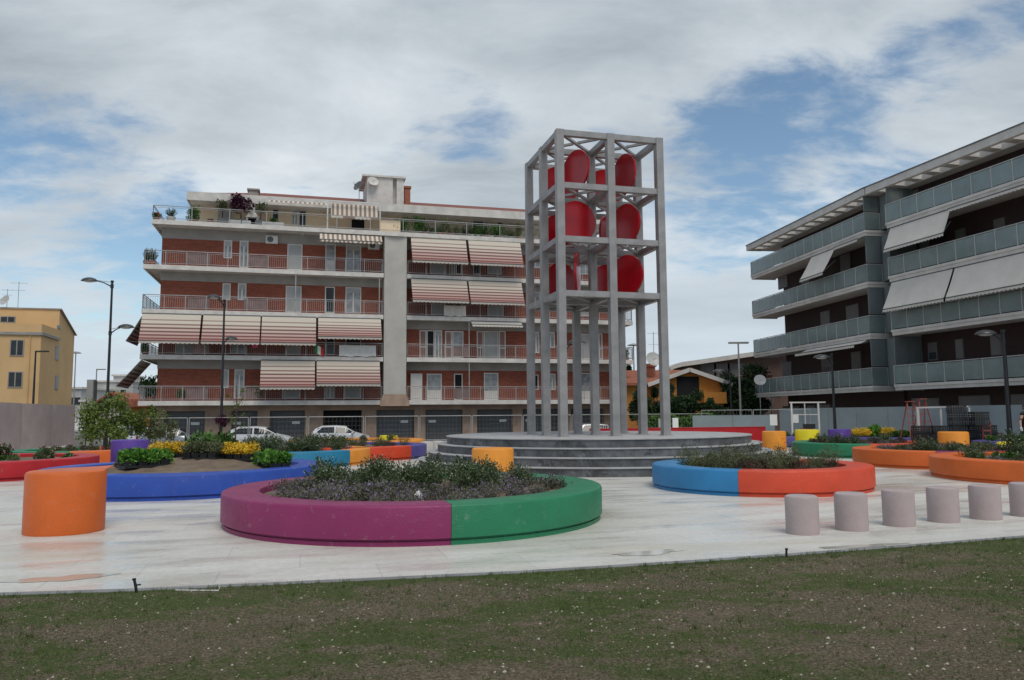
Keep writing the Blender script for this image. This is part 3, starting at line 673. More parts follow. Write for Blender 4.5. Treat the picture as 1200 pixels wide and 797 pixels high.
a = atY(254, 520, 19.9); plant('green', 'green_shrub', a.x, a.y, soil_z(g2, a.x, a.y), 1.6, 'blue green bushy shrub behind the right yellow tray on the blue ring', 'shrub')
a = atY(142, 520, 17.0); plant('redflower', 'orange_flower', a.x, a.y, soil_z(g2, a.x, a.y), .45, 'small orange red flower at the left end of the blue ring mound', 'flower')
tray('yellow', 1010, 35.0, .6, 'tray of yellow shrubs left of the green bush on the violet ring', g11, 0, 1.5)
tray('yellow', 1041, 35.0, .6, 'tray of yellow shrubs right of the green bush on the violet ring', g11, 0, 1.5)
tray('green', 1058, 34.3, .7, 'dark tray of low green plants at the right end of the violet ring', g11, 0, 1.0)
a = atY(1025, 500, 35.2); plant('bright', 'green_shrub', a.x, a.y, soil_z(g11, a.x, a.y), 1.3, 'bright green round bush between two yellow shrub trays at right', 'shrub', sz=2.2)
a = atY(1190, 540, 20.6); plant('dark', 'evergreen_shrub', a.x, a.y, .4, 1.5, 'tallest dark shrub in the orange ring at the right edge', 'shrub')

# ------------------------------------------------------------ drum seats, bollards, red wall
def drum(px, Z, rad, h, m, label, sx=1.0, rz=0.0, group='round coloured drum seats'):
    a = atZ(px, 560, 0); d = Vector((a.x, a.y)).normalized(); k = Z / d.y
    b = MB(); b.lathe([(rad * .985, 0), (rad, .02), (rad, h - .05), (rad - .012, h - .018), (rad - .045, h), (.001, h + .003)], 64)
    o = b.build('drum_seat', m, smooth=True); o.location = (d.x * k, Z, 0); o.scale = (sx, 1, 1); o.rotation_euler = (0, 0, rz); tag(o, label, 'seat', group); return o
od = drum(78, 11.3, .515, .86, 'orange', 'large orange drum seat standing alone in front of the blue ring')
tip = MB(); q = od.location; tp = atZ(133, 545.5, .86) - q
ang = math.atan2(tp.y, tp.x); D_ = math.hypot(tp.x, tp.y); da = math.acos(.505 / D_)
poly = [(.505 * math.cos(ang - da), .505 * math.sin(ang - da)), (tp.x, tp.y), (.505 * math.cos(ang + da), .505 * math.sin(ang + da))]
poly = [(0, 0)] + poly
tip.prism(poly, .845, .8622); tip.build('pointed_top', 'orange', od)
drum(151, 25.2, .55, .90, 'purple', 'purple drum seat behind the left end of the blue ring')
drum(577.5, 19.2, .51, .80, 'light_orange', 'pale orange drum seat in front of the grey steps')
drum(909, 34.3, .50, .80, 'light_orange', 'pale orange drum seat at the right end of the red wall')
drum(948, 34.0, .50, .86, 'yellow', 'yellow drum seat behind the green ring')
drum(986, 35.2, .48, .84, 'purple', 'purple drum seat by the lamp post right of the yellow drum')
drum(1120, 29.4, .52, .84, 'light_orange', 'pale orange drum seat between the black crates at right')
drum(455, 39.3, .45, .62, 'yellow', 'low yellow drum seat in front of the garages left of the steps')
def bollard(px, Z, label, group, h=.5, rad=.213, m='mauve'):
    a = atZ(px, 560, 0); d = Vector((a.x, a.y)).normalized(); k = Z / d.y
    b = MB(); b.lathe([(rad * .985, 0), (rad, .012), (rad, h - .035), (rad - .01, h - .012), (rad - .035, h), (.001, h + .002)], 48)
    o = b.build('stone_bollard', m, smooth=True); o.location = (d.x * k, Z, 0); tag(o, label, 'bollard', group); return o
ordn = ['leftmost mauve stone bollard in the row along the lawn', 'second mauve stone bollard from the left in the row along the lawn', 'third mauve stone bollard from the left along the lawn',
        'fourth mauve stone bollard from the left along the lawn', 'fifth mauve stone bollard from the left, before the orange ring', 'last mauve stone bollard cut by the right edge of the photo']
for (px, Z), lb in zip(((938, 10.58), (995.5, 10.87), (1051, 11.25), (1103, 11.6), (1152.5, 11.85), (1200, 12.15)), ordn):
    bollard(px, Z, lb, 'mauve bollards along the lawn')
for px, Z, lb in ((499, 33, 'pale short bollard left of the grey steps, left one of two'), (513, 34, 'pale short bollard left of the grey steps, right one of two')): bollard(px, Z, lb, 'pale bollards beside the steps', m='white_concrete')
for px, Z, lb in ((56, 30.5, 'short mauve bollard at the wall base, leftmost of three'), (69.5, 31.3, 'short mauve bollard at the wall base, middle of three'), (79.5, 31.8, 'short mauve bollard at the right end of the mauve wall')):
    bollard(px, Z, lb, 'mauve bollards at the foot of the left wall')
A_ = atZ(898, 524); wl = MB(); wl.box(-8.6, 0, 0, .45, 0, .93); wl.box(-8.62, .02, -.02, .47, .93, .955)
o = wl.build('red_wall', 'red'); o.location = A_; o.rotation_euler = (0, 0, G); tag(o, 'long low red wall bench behind the stepped platform', 'wall')
# mauve wall of tall panels at the left
w0 = atY(84, 500, 41.0); wl = empty('panel_wall', (w0.x, w0.y, 0), R(-75)); tag(wl, 'tall mauve concrete panel wall at the left edge', 'wall')
for k, (a0, a1) in enumerate(((0.0, 3.9), (3.93, 8.1), (8.13, 12.3), (12.33, 17))):
    b = MB(); n = 10; off = .02 * (k % 2)
    pts = [(a0, -.14), (a1, -.14)] + [(a1 - (a1 - a0) * i / n, .14 + off + .12 * max(0, math.sin(math.pi * i / n)) ** .5) for i in range(n + 1)]
    b.prism(pts, 0, 2.24 + .0 * k); b.build('wall_panel', 'mauve', wl, smooth=True)
# irrigation stubs, clod and stick on the lawn
def stub(px, py, h, lean, label, side=True):
    p = atZ(px, py); root = empty('irrigation_riser', (p.x, p.y, .01)); tag(root, label, 'pipe')
    b = MB(); b.tube([(0, 0, -.02), (lean * .5, 0, h * .5), (lean, 0, h)], [.013, .013, .012], 10); b.tube([(lean, 0, h - .012), (lean, 0, h + .004)], .017, 10); b.build('pipe', 'black_metal', root)
    if side:
        b = MB(); b.tube([(lean * .6, 0, h * .62), (lean * .6 + .05, -.01, h * .66)], .007, 8); b.build('nozzle', 'black_metal', root)
stub(161, 699, .145, -.035, 'black irrigation pipe stub leaning at the lawn edge below the orange drum')
stub(921.5, 655, .10, .006, 'short black pipe stub at the lawn edge below the first bollard', False)
p = atZ(958, 750); rock('earth_clod', (p.x, p.y, .02), .05, 'bark', 'dark earth clod lying on the lawn at lower right', 9, 'clod')
a, b2 = atZ(205, 694.5), atZ(256, 696); st_ = MB(); st_.tube([a + Vector((0, 0, .022)), a.lerp(b2, .6) + Vector((0, -.01, .028)), b2 + Vector((0, 0, .03)), b2 + Vector((.01, .0, .06))], .006, 6)
tag(st_.build('plastic_stick', 'white_sign'), 'thin white plastic stick lying at the lawn edge', 'stick')

# ------------------------------------------------------------ red brick apartment block
PA = atY(449, 500, 57.0); PA = (PA.x, PA.y)
def fa(x, y, v=1.3): return wall_uz(x, y, PA, 15, v)
A = empty('apartment_block', (PA[0], PA[1], 0), G); tag(A, 'five storey red brick apartment block with white balconies and striped awnings', 'building')
def wA(u, v, z): return Vector((PA[0], PA[1], 0)) + gx.to_3d() * u + gy.to_3d() * v + Vector((0, 0, z))
WU0, WU1 = fa(188, 340)[0], 18.7
ZS = [2.68, 5.83, 8.95, 12.05, 15.2]
EL, ER = -16.4, 19.75
U1 = 1.64
bw = MB(); bw.box(WU0, -.02, 1.3, 12, 2.55, 15.0); bw.box(U1 + .02, WU1, 1.3, 12, 2.55, 15.0); bw.build('brick_wall', 'red_brick', A)
for k in range(5):                        # grey plaster band under each slab
    z1 = ZS[k] - .22 if k else 2.5; dz = .62 if k < 4 else .75
    if k == 0: continue
    b = MB(); b.box(WU0 - .03, -.03, 1.27, 12.03, z1 - dz, z1 + .02); b.box(U1 + .03, WU1 + .03, 1.27, 12.03, z1 - dz, z1 + .02); b.build('plaster_band', 'plaster_grey', A)
sc_ = MB(); n = 10
pts = [(.0 + U1 * i / n, -.05 + .16 * math.sin(math.pi * i / n)) for i in range(n + 1)]
sc_.prism(pts + [(U1, 3), (0, 3)], 3.15, 14.9)
sc_.build('stair_column', 'column_stucco', A)
fl = MB(); fl.prism([(-.25, -.05), (U1 + .25, -.05), (U1 + .25, 3), (-.25, 3)], 2.3, 2.62); fl.add([(-.25, -.05, 2.62), (U1 + .25, -.05, 2.62), (U1 + .25, 3, 2.62), (-.25, 3, 2.62), (0, -.05, 3.15), (U1, -.05, 3.15), (U1, 3, 3.15), (0, 3, 3.15)],
       [(0, 1, 5, 4), (1, 2, 6, 5), (2, 3, 7, 6), (3, 0, 4, 7)]); fl.build('column_foot', 'peach', A)
# ground floor piers, beam and garage doors
doors = [(192, 240), (271, 301.5), (316, 357), (378.6, 424), (441, 485.5), (498.5, 542), (559, 600.7), (612.5, 654), (669, 708)]
du = [(fa(a, 495)[0], fa(b, 495)[0]) for a, b in doors]; gw = MB(); last = WU0 - .05; dz = 2.02
for a, b in du + [(WU1 + .05, None)]:
    gw.box(last, a, 1.25, 1.9, -.55, dz); last = b
gw.box(WU0 - .05, WU1 + .05, 1.25, 1.9, dz, 2.56); gw.box(WU0 - .05, WU1 + .05, 1.9, 12, -.55, 2.56); gw.build('ground_floor_wall', 'peach', A)
for i, (a, b) in enumerate(du):
    if i == 3:
        d = MB().box(a + .02, b - .02, 1.86, 1.885, -.5, dz).build('open_garage', 'black_void', A); continue
    d = MB(); n = 22
    for q in range(n): d.box(a + .02, b - .02, 1.62 + (.03 if q % 2 else 0), 1.68, -.5 + (dz + .5) * q / n, -.5 + (dz + .5) * (q + 1) / n - .002)
    d = d.build('garage_door', 'shutter_grey', A)
    s = MB(); c = (a * .25 + b * .75) if i % 2 == 0 else (a * .8 + b * .2); s.box(c - .28, c + .28, 1.58, 1.615, 1.05, 1.25); s.build('notice_plate', 'white_sign', d)
# balconies
def railing(par, u0, u1, v, z, left=None, right=None, m='rail_grey', step=1.35, screens=(), h=1.0, bars=True):
    b = MB(); segs = [((u0, v), (u1, v))]
    if left is not None: segs.append(((u0, v), (u0, left)))
    if right is not None: segs.append(((u1, v), (u1, right)))
    for (p, q) in segs:
        Ln = math.hypot(q[0] - p[0], q[1] - p[1]); n = max(1, round(Ln / step)); P3 = lambda t, zz: (p[0] + (q[0] - p[0]) * t, p[1] + (q[1] - p[1]) * t, zz)
        for zz, w in ((z + h, .05), (z + .12, .035), (z + h - .12, .02)): b.bar(P3(0, zz), P3(1, zz), w)
        for i in range(n + 1): b.bar(P3(i / n, z), P3(i / n, z + h), .05)
        nb = int(Ln / .14) if bars else 0
        for i in range(nb): b.bar(P3((i + .5) / nb, z + .12), P3((i + .5) / nb, z + h - .12), .014)
    o = b.build('railing', m, par)
    if screens:
        for a, c in screens: MB().box(a, c, v + .03, v + .04, z + .14, z + h - .13).build('screen', 'screen_lilac', o)
    return o
mat('screen_lilac', (.20, .13, .12), .8, .15, 2)
def slab(name, u0, u1, z, v0, v1=12.2, th=.2, f=.28):
    b = MB(); b.box(u0 + .12, u1 - .12, v0 + .12, v1, z - th, z - .004); 
    b.box(u0, u1, v0, v0 + .12, z - f, z + .04); b.box(u0, u0 + .12, v0 + .12, v1, z - f, z + .04); b.box(u1 - .12, u1, v0 + .12, v1, z - f, z + .04)
    return b.build(name, 'white_concrete', A)
scr = {0: [(-13.4, -12.0), (-9.8, -8.6)], 1: [(-13.2, -12)], 2: [(-13.5, -12.1), (-9.8, -8.3)], 3: [(-13.6, -12.1), (-9.5, -8.2)], }
for k in range(4):
    s = slab('balcony', EL, -.04, ZS[k], 0); railing(s, EL + .06, -.1, .06, ZS[k] + .04, 12, 1.2, screens=scr.get(k, ()))
    s = slab('balcony', U1 + .04, ER, ZS[k], 0); railing(s, U1 + .1, ER - .06, .06, ZS[k] + .04, 1.2, 12, screens=((5.2, 6.4),) if k in (0, 1) else ())
s = slab('roof_terrace', -15.95, -5.9, ZS[4], -.05); railing(s, -15.88, -5.9, .03, ZS[4] + .04, 12, step=2.6, bars=False)
s = slab('roof_terrace', -5.9, 6.2, ZS[4] - .02, -.12); railing(s, -5.9, 6.2, -.06, ZS[4] + .02, step=2.6, bars=False)
s = slab('roof_terrace', 6.2, 19.4, ZS[4] - .01, -.06); railing(s, 6.2, 19.34, .02, ZS[4] + .03, right=12, step=2.6, bars=False)
# penthouse
pu0 = fa(228, 250, 2.8)[0]; pm = fa(470, 250, 2.8)[0]
MB().box(pu0, pm, 2.8, 11.5, ZS[4] - .1, 17.3).build('penthouse_wall', 'cream', A)
MB().box(pm + .01, 17.6, 2.8, 11.5, ZS[4] - .1, 17.3).build('penthouse_wall', 'stone_cream', A)
ru0 = fa(220, 228, 1.0)[0]; zf0, zf1 = 17.0, 17.62
rf = MB(); rf.box(ru0, 18.6, 1.0, 12.6, zf0 + .1, zf1 - .12); rf.box(ru0 - .06, 18.7, .9, 1.0, zf0, zf1); rf.box(ru0 - .06, ru0, 1.0, 12.6, zf0, zf1); rf.box(18.6, 18.7, 1.0, 12.6, zf0, zf1)
roof = rf.build('roof', 'white_concrete', A)
tl = MB(); tl.add([(ru0 + .3, 1.15, zf1 - .02), (18.4, 1.15, zf1 - .02), (18.4, 12.4, zf1 - .02), (ru0 + .3, 12.4, zf1 - .02), (ru0 + 5, 6.2, zf1 + 1.68), (14, 6.2, zf1 + 1.68)], [(0, 1, 5, 4), (1, 2, 5), (2, 3, 4, 5), (3, 0, 4)])
tl.build('roof_tiles', 'tile_red', roof)
ch = MB()
for px, dz_ in ((297, .62),):
    u, _ = fa(px, 222, 3); ch.box(u - .35, u + .35, 3, 3.7, zf1, zf1 + .95); ch.box(u - .45, u + .45, 2.9, 3.8, zf1 + .95, zf1 + 1.07)
ch.build('chimney', 'plaster_grey', roof)
u0_, z_ = fa(426, 232, 2.0); u1_, z1_ = fa(474, 210, 2.0)
hut = MB(); hut.box(u0_ + .25, u1_ - .9, 2.0, 6, zf1 - .3, z1_ + .0); hut.box(u1_ - .6 - .0, u1_ - .05, 2.0, 6, zf1 - .3, z1_); hut.box(u1_ - .9, u1_ - .6, 2.4, 6, zf1 - .3, z1_); hut.box(u0_ - .1, u1_ + .1, 1.85, 6.2, z1_, z1_ + .14)
hut.build('lift_house', 'white_concrete', roof)
u, _ = fa(478, 222, 4); MB().box(u - .25, u + .2, 4, 4.6, zf1, z1_ - .1).box(u - .32, u + .27, 3.93, 4.67, z1_ - .1, z1_ + .06).build('chimney', 'terracotta', roof)

def dish(loc, r_, rz, par, m='plastic_grey', el=25):
    b = MB(); prof = [(r_ * i / 6, .12 * r_ * 2 * (i / 6) ** 2) for i in range(1, 7)]
    b.lathe([(.001, 0)] + prof + [(r_ * .985, prof[-1][1] + .01)] + [(r_ * i / 6 * .98, .24 * r_ * (i / 6) ** 2 + .02) for i in range(5, 0, -1)], 24)
    b.tube([(0, 0, .01), (0, -.3 * r_, r_ * .9)], .015, 6); b.tube([(0, -.3 * r_, r_ * .85), (0, -.3 * r_, r_ * 1.0)], .05, 6)
    o = b.build('satellite_dish', m, par, smooth=True); o.location = loc; o.rotation_euler = (R(90 - el), 0, rz); return o
u, z = fa(420.5, 218, 1.6); dish((u, 1.7, z), .42, R(-50), roof, 'shutter_grey')
u, z = fa(437, 213, 1.7); dish((u, 1.75, z), .42, R(12), roof, 'white_concrete')
def antenna(loc, h, par, name='tv_antenna', n=5, w=.5):
    b = MB(); b.tube([(0, 0, 0), (0, 0, h)], .025, 6)
    for zz, s_ in ((h - .1, 1), (h * .7, .8)):
        b.tube([(-w * s_, 0, zz), (w * s_, 0, zz)], .012, 5)
        for i in range(n): x = -w * s_ + 2 * w * s_ * (i + .5) / n; b.tube([(x, -.22, zz), (x, .22, zz)], .008, 4)
    o = b.build(name, 'rail_grey', par); o.location = loc; return o
u, z = fa(421, 218, 2.2); antenna((u, 2.2, zf1 - .1), 2.0, roof)

def opening(x0_, y0_, x1_, y1_, kind, v=1.3, fr=.07, par=A):
    u0, z1 = fa(x0_, y0_, v); u1, z0 = fa(x1_, y1_, v); w = u1 - u0
    b = MB(); b.box(u0, u0 + fr, v - .05, v + .02, z0, z1); b.box(u1 - fr, u1, v - .05, v + .02, z0, z1); b.box(u0 + fr, u1 - fr, v - .05, v + .02, z1 - fr, z1); b.box(u0 + fr, u1 - fr, v - .06, v + .02, z0, z0 + fr)
    nm = 'window' if z1 - z0 < 1.6 else 'balcony_door'
    if kind == 'w': b.box((u0 + u1) / 2 - .045, (u0 + u1) / 2 + .045, v - .045, v + .02, z0 + fr, z1 - fr - .35)
    o = b.build(nm, 'white_frame', par)
    if kind == 'w':
        MB().box(u0 + fr, u1 - fr, v - .02, v - .005, z0 + fr, z1 - fr - .36).build('pane', 'curtain_glass', o)
        MB().box(u0 + fr, u1 - fr, v - .035, v - .005, z1 - fr - .36, z1 - fr).build('roller_blind', 'roller_blind', o)
    elif kind == 'b': MB().box(u0 + fr, u1 - fr, v - .03, v - .005, z0 + fr, z1 - fr).build('roller_blind', 'roller_blind', o)
    elif kind == 'd': MB().box(u0 + fr, u1 - fr, v - .02, v - .005, z0 + fr, z1 - fr).build('pane', 'glass_dark', o)
    elif kind == 'k': MB().box(u0 + fr, u1 - fr, v - .02, v - .005, z0 + fr, z1 - fr).build('dark_opening', 'black_void', o)
    elif kind == 'h':   # half: blind on top, lower white panel door
        MB().box(u0 + fr, u1 - fr, v - .03, v - .005, z0 + fr, z0 + .8).build('door_panel', 'white_frame', o)
        MB().box(u0 + fr, u1 - fr, v - .02, v - .005, z0 + .8, z1 - fr).build('pane', 'curtain_glass', o)
    return o
mat('shutter_brown', (.26, .15, .13), .8, .1, 3)
def shutter(x0_, y0_, x1_, y1_, v=1.3):
    u0, z1 = fa(x0_, y0_, v); u1, z0 = fa(x1_, y1_, v); b = MB(); b.box(u0, u1, v - .06, v - .01, z0, z1)
    o = b.build('shutter_leaf', 'white_frame', A); s = MB(); n = 16; zz0 = z0 + .9; s.box(u0 + .08, u1 - .08, v - .068, v - .061, zz0, z1 - .08); s.box(u0 + .08, u1 - .08, v - .068, v - .061, z0 + .08, zz0 - .08); s.build('slat_panel', 'shutter_brown', o)
for w in [(262.5, 281.5, 271.7, 303, 'w'), (281, 282, 290.5, 314, 'w'), (337, 286, 354, 317, 'b'), (381.5, 285.5, 393, 318, 'h'), (405.5, 286.5, 423, 319, 'w'),
          (261, 332, 270, 352, 'b'), (279, 332, 288.5, 352, 'w'), (335, 335, 353, 366.5, 'b'), (381, 336, 392, 367.5, 'd'), (405, 336.5, 423, 367.5, 'w'),
          (206, 386, 226, 415, 'b'), (270, 386, 287, 415, 'w'), (335, 386, 352, 416, 'b'), (382, 387, 392, 416, 'd'), (405, 388, 423, 417, 'd'),
          (260.5, 433, 268, 454.5, 'b'), (275, 433, 286, 467, 'w'), (331, 436, 352, 467, 'b'), (382, 437, 392, 467, 'w'), (404, 438, 423, 467, 'b'),
          (504, 294, 523, 322, 'b'), (526, 294, 533, 322, 'w'), (534, 294, 541, 322, 'k'), (571, 296, 588, 322, 'b'), (554, 296, 563, 322, 'd'),
          (505, 340, 522, 370, 'b'), (532, 340, 541, 370, 'd'), (571, 342, 590, 371, 'b'),
          (500, 387, 509, 420, 'k'), (509.5, 387, 518, 420, 'w'), (530, 388, 543, 420, 'h'), (567, 388, 584, 421, 'b'), (624, 389, 632, 414, 'w'), (640, 389, 650, 408, 'w'), (678, 391, 694, 421, 'b'),
          (500, 438, 517.5, 469.5, 'h'), (532, 438, 542, 469, 'k'), (567, 437, 584, 470, 'h'), (624, 439, 631, 457, 'k'), (643, 438, 651, 457, 'w'), (680, 437, 694, 470, 'h'),
          (621, 342, 633, 360, 'w'), (678, 343, 694, 371, 'b'), (621, 296, 633, 314, 'w'), (678, 297, 694, 322, 'w')]:
    opening(*w)
for s in [(491.5, 387, 499.5, 420), (521.5, 388, 529.5, 420), (558.5, 388, 566.5, 420.5), (584.5, 388, 592.5, 421), (701, 391, 706, 421)]: shutter(*s)
for w in [(255, 243, 272.5, 262.5, 'b'), (319, 244, 327, 258, 'd'), (342, 245, 349, 264, 'w'), (350, 245, 359, 265.5, 'd'), (411, 256, 428, 270, 'k'), (488, 251, 499, 270, 'd'), (553, 255, 567, 270, 'd'), (582, 257, 590, 268, 'd')]:
    opening(*w, v=2.8)
def ac(px, py, v=1.3, s=1.0):
    u, z = fa(px, py, v - .2); b = MB(); b.box(u - .42 * s, u + .42 * s, v - .32, v - .02, z - .29 * s, z + .29 * s); o = b.build('air_conditioner', 'white_frame', A)
    g = MB(); g.lathe([(.001, 0), (.22 * s, 0), (.22 * s, .012), (.001, .012)], 20); k = g.build('fan_grille', 'shutter_grey', o); k.location = (u - .1 * s, v - .322, z); k.rotation_euler = (R(90), 0, 0)
ac(318.5, 281); ac(438, 288); ac(453, 245, 2.8, .8)
u, z = fa(487.5, 468); MB().box(u - .45, u + .42, .95, 1.28, ZS[0] + .04, fa(487, 438)[1]).build('boiler_cabinet', 'white_frame', A)
# awnings
def awning(x0_, x1_, k, yb, reach=.95, m='awning_striped', zt=None, v0=-.02, u0=None, u1=None):
    ztop = (ZS[k + 1] - .30) if zt is None else zt
    if u0 is None: u0 = fa(x0_, 400, v0)[0]; u1 = fa(x1_, 400, v0)[0]
    zb = wall_uz((x0_ + x1_) / 2, yb, PA, 15, v0 - reach)[1]; zv = zb + .2
    n = 6; b = MB(); vs = []
    for i in range(n + 1):
        t = i / n; v = v0 - reach * t; z = ztop + (zv - ztop) * t - .05 * math.sin(math.pi * t)
        vs += [(u0, v, z), (u1, v, z)]
    b.add(vs, [(2 * i, 2 * i + 2, 2 * i + 3, 2 * i + 1) for i in range(n)])
    for i in range(n): t0, t1 = .93 * i / n, .93 * (i + 1) / n; b.uv[i] = [(u0, t0), (u0, t1), (u1, t1), (u1, t0)]
    ns = max(4, int((u1 - u0) / .28)); o_ = len(b.v); vs = []; nf = len(b.f)
    for i in range(2 * ns + 1): x = u0 + (u1 - u0) * i / (2 * ns); vs += [(x, v0 - reach, zv), (x, v0 - reach - .01, zb + (.06 if i % 2 == 0 else 0))]
    b.add(vs, [(2 * i, 2 * i + 1, 2 * i + 3, 2 * i + 2) for i in range(2 * ns)])
    for i in range(2 * ns): b.uv[nf + i] = [(b.v[o_ + 2 * i][0], .97)] * 4 if m == 'awning_striped' else [(b.v[o_ + 2 * i][0], 1.)] * 4
    o = b.build('awning', m, A)
    s = MB(); s.tube([(u0, v0 + .05, ztop + .02), (u1, v0 + .05, ztop + .02)], .07, 8); s.tube([(u0, v0 - reach, zv), (u1, v0 - reach, zv)], .03, 6)
    for x in (u0 - .03, u1 + .03): s.tube([(x, v0, zv + .25), (x, v0 - reach, zv)], .022, 6)
    s.build('awning_frame', 'shutter_grey', o); return o
for a in [(165.5, 235, 1, 403), (237.5, 304.8, 1, 404), (306.5, 370, 1, 405), (372.5, 446, 1, 398), (306.5, 369.5, 0, 457), (371.5, 445, 0, 453),
          (481, 546, 3, 309), (549, 610.5, 3, 312, ), (481.5, 547, 2, 355), (549, 611.5, 2, 357.5)]: awning(*a)
awning(372.5, 446, 3, 285, .8, 'awning_vertical', zt=ZS[4] - .35); awning(552, 611, 1, 383.5, .5, 'awning_white')
MB_ = MB()
ua, zt_ = fa(388, 238.5, .6); ub, zb_ = fa(443, 256, .6)
cv = MB(); cv.add([(ua, .6, zt_), (ua, .3, zb_), (ub, .3, zb_), (ub, .6, zt_)], [(0, 1, 2, 3)]); cv.uv[0] = [(ua, 0), (ua, 1), (ub, 1), (ub, 0)]
ns = 12; o_ = len(cv.v)
for i in range(ns):
    xa, xb = ua + (ub - ua) * i / ns, ua + (ub - ua) * (i + 1) / ns; cv.add([(xa, .3, zb_), (xa, .29, zb_ - .18), ((xa + xb) / 2, .29, zb_ - .26), (xb, .29, zb_ - .18), (xb, .3, zb_)], [(0, 1, 2, 3, 4)]); cv.uv[1 + i] = [(xa, 1)] * 5
co = cv.build('awning', 'awning_vertical', A); fr_ = MB()
for x in (ua - .25, ub + .12): fr_.bar((x, .25, ZS[4]), (x, .25, zf0 + .1), .09)
fr_.bar((ua - .25, .25, zt_ + .1), (ub + .12, .25, zt_ + .1), .08); fr_.build('awning_frame', 'white_frame', co)
ua, zt_ = fa(315, 236, .6); ub, zb_ = fa(384, 241, .6); cv = MB()
for i in range(20): xa, xb = ua + (ub - ua) * i / 20, ua + (ub - ua) * (i + 1) / 20; cv.add([(xa, .6, zt_ + .1), (xa, .45, zb_), (xb, .45, zb_), (xb, .6, zt_ + .1)], [(0, 1, 2, 3)]); cv.uv[i] = [(xa, 0), (xa, 1), (xb, 1), (xb, 0)]
cv.build('awning', 'awning_vertical', A)
# side awnings on the left end
for zt_, zb_, out in ((ZS[2] - .3, ZS[1] + 1.0, 1.0), (ZS[1] - .3, ZS[0] + 1.05, 1.5)):
    b = MB(); b.add([(EL - .02, .6, zt_), (EL - out, .6, zb_), (EL - out, 4.4, zb_), (EL - .02, 4.4, zt_)], [(0, 1, 2, 3)]); b.uv[0] = [(0, 0), (0, .95), (4, .95), (4, 0)]
    o = b.build('awning', 'awning_striped', A); s = MB(); s.bar((EL + .1, .58, zt_), (EL - out, .58, zb_), .05); s.bar((EL - out, .58, zb_), (EL - out, 4.42, zb_), .05); s.bar((EL + .05, .58, zb_ - .1), (EL - out, .58, zb_), .03); s.build('awning_frame', 'shutter_grey', o)
for x, z0, z1 in ((-6.3, ZS[2], ZS[3]), (-.35, ZS[2], ZS[3]), (6.4, ZS[0], ZS[1]), (6.4, ZS[1], ZS[2])): MB().bar((x, .1, z0 + .05), (x, .1, z1 - .25), .06).build('drain_pipe', 'rail_grey', A)
# things standing or hanging on the balconies
def cloth(px0, py0, px1, py1, m, label, v=-.02):
    u0, z1 = fa(px0, py0, v); u1, z0 = fa(px1, py1, v); n = 12; vs = []
    for i in range(n + 1):
        u = u0 + (u1 - u0) * i / n; d = -.03 + .025 * math.sin(i * 1.9); vs += [(u, v - .03, z1), (u, v + d * 1.0 - .02, z0 + .03 * math.sin(i * 1.3)), (u, v + .03, z1), ]
    b = MB(); b.add(vs, [(3 * i, 3 * i + 1, 3 * i + 4, 3 * i + 3) for i in range(n)]); o = b.build('hanging_cloth', m)
    sol = o.modifiers.new('thick', 'SOLIDIFY'); sol.thickness = .01
    o.location = (PA[0], PA[1], 0); o.rotation_euler = (0, 0, G); tag(o, label, 'laundry'); return o
cloth(397.5, 404.5, 440.5, 418, 'cotton', 'long off white sheet hung over the second floor balcony rail left of the stair column')
cloth(520, 358, 546, 371, 'awning_white', 'pale cloth hung over the third floor balcony rail right of the stair column')
cloth(295.5, 403.5, 302, 407.5, 'pink_cloth', 'pink cloth hanging below the awnings on the second floor')
fl = empty('hanging_flag', wA(*[fa(374, 405, -.1)[0], -.1, 0]), G); fu, fz = fa(374, 405, -.1); fl.location = wA(fu, -.1, fz); tag(fl, 'small green white and red flag hanging from the second floor balcony', 'flag')
for i, m in enumerate(('flag_green', 'cotton', 'flag_red')):
    b = MB(); b.add([(-.32 + i * .22, 0, .1 - i * .1), (-.1 + i * .22, 0, 0 - i * .1), (-.1 + i * .22, .01, -.62 - i * .1), (-.32 + i * .22, .01, -.5 - i * .1)], [(0, 1, 2, 3)]); o = b.build('flag_stripe', m, fl); o.modifiers.new('t', 'SOLIDIFY').thickness = .008
def pot(u, v, z, kind, s, label, potm='terracotta', ps=.22, sz=None, name='potted_plant', tint=None):
    w = wA(u, v, z); root = plant(kind, name, w.x, w.y, w.z + ps * 1.1, s, label, 'potted plant', 'potted plants on the apartment terraces', sz, tint=tint)
    b = MB(); q = 1 / s; qz = 1 / (sz or s); b.lathe([(.001, -ps * 1.1 * qz), (ps * .75 * q, -ps * 1.1 * qz), (ps * q, 0), (ps * .9 * q, -.02 * qz), (.001, -.02 * qz)], 14); b.build('pot', potm, root); return root
Zt = ZS[4] + .0
def pu(px, v=.35): return fa(px, 262, v)[0]
pot(pu(183), .4, Zt, 'redflower', 1.3, 'red flowering potted plant at the left corner of the roof terrace')
pot(pu(200), .4, Zt, 'dark', 1.4, 'spiky plant in a wide pale pot on the left part of the roof terrace', 'plastic_grey', .32)
pot(pu(225.5), .4, Zt, 'green', 1.3, 'tall narrow potted shrub just left of the cream penthouse wall', sz=2.6)
pot(pu(246), .5, Zt, 'brown', .9, 'small brown potted plant before the cream penthouse wall')
def smalltree(u, v, z, h, m, s, label, trunk=.05, kind='topiary', sz=None):
    w = wA(u, v, z); root = plant(kind, 'small_tree', w.x, w.y, w.z + h, s, label, 'small tree', None, sz, tint=m)
    q = 1 / s; qz = 1 / (sz or s); b = MB(); b.tube([(0, 0, -h * qz + .3 * qz), (.03 * q, 0, .1)], [trunk * q, trunk * .6 * q], 6); b.build('trunk', 'bark', root)
    b = MB(); b.box(-.3 * q, .3 * q, -.3 * q, .3 * q, -h * qz, (-h + .45) * qz); b.build('pot', 'shutter_grey', root); return root
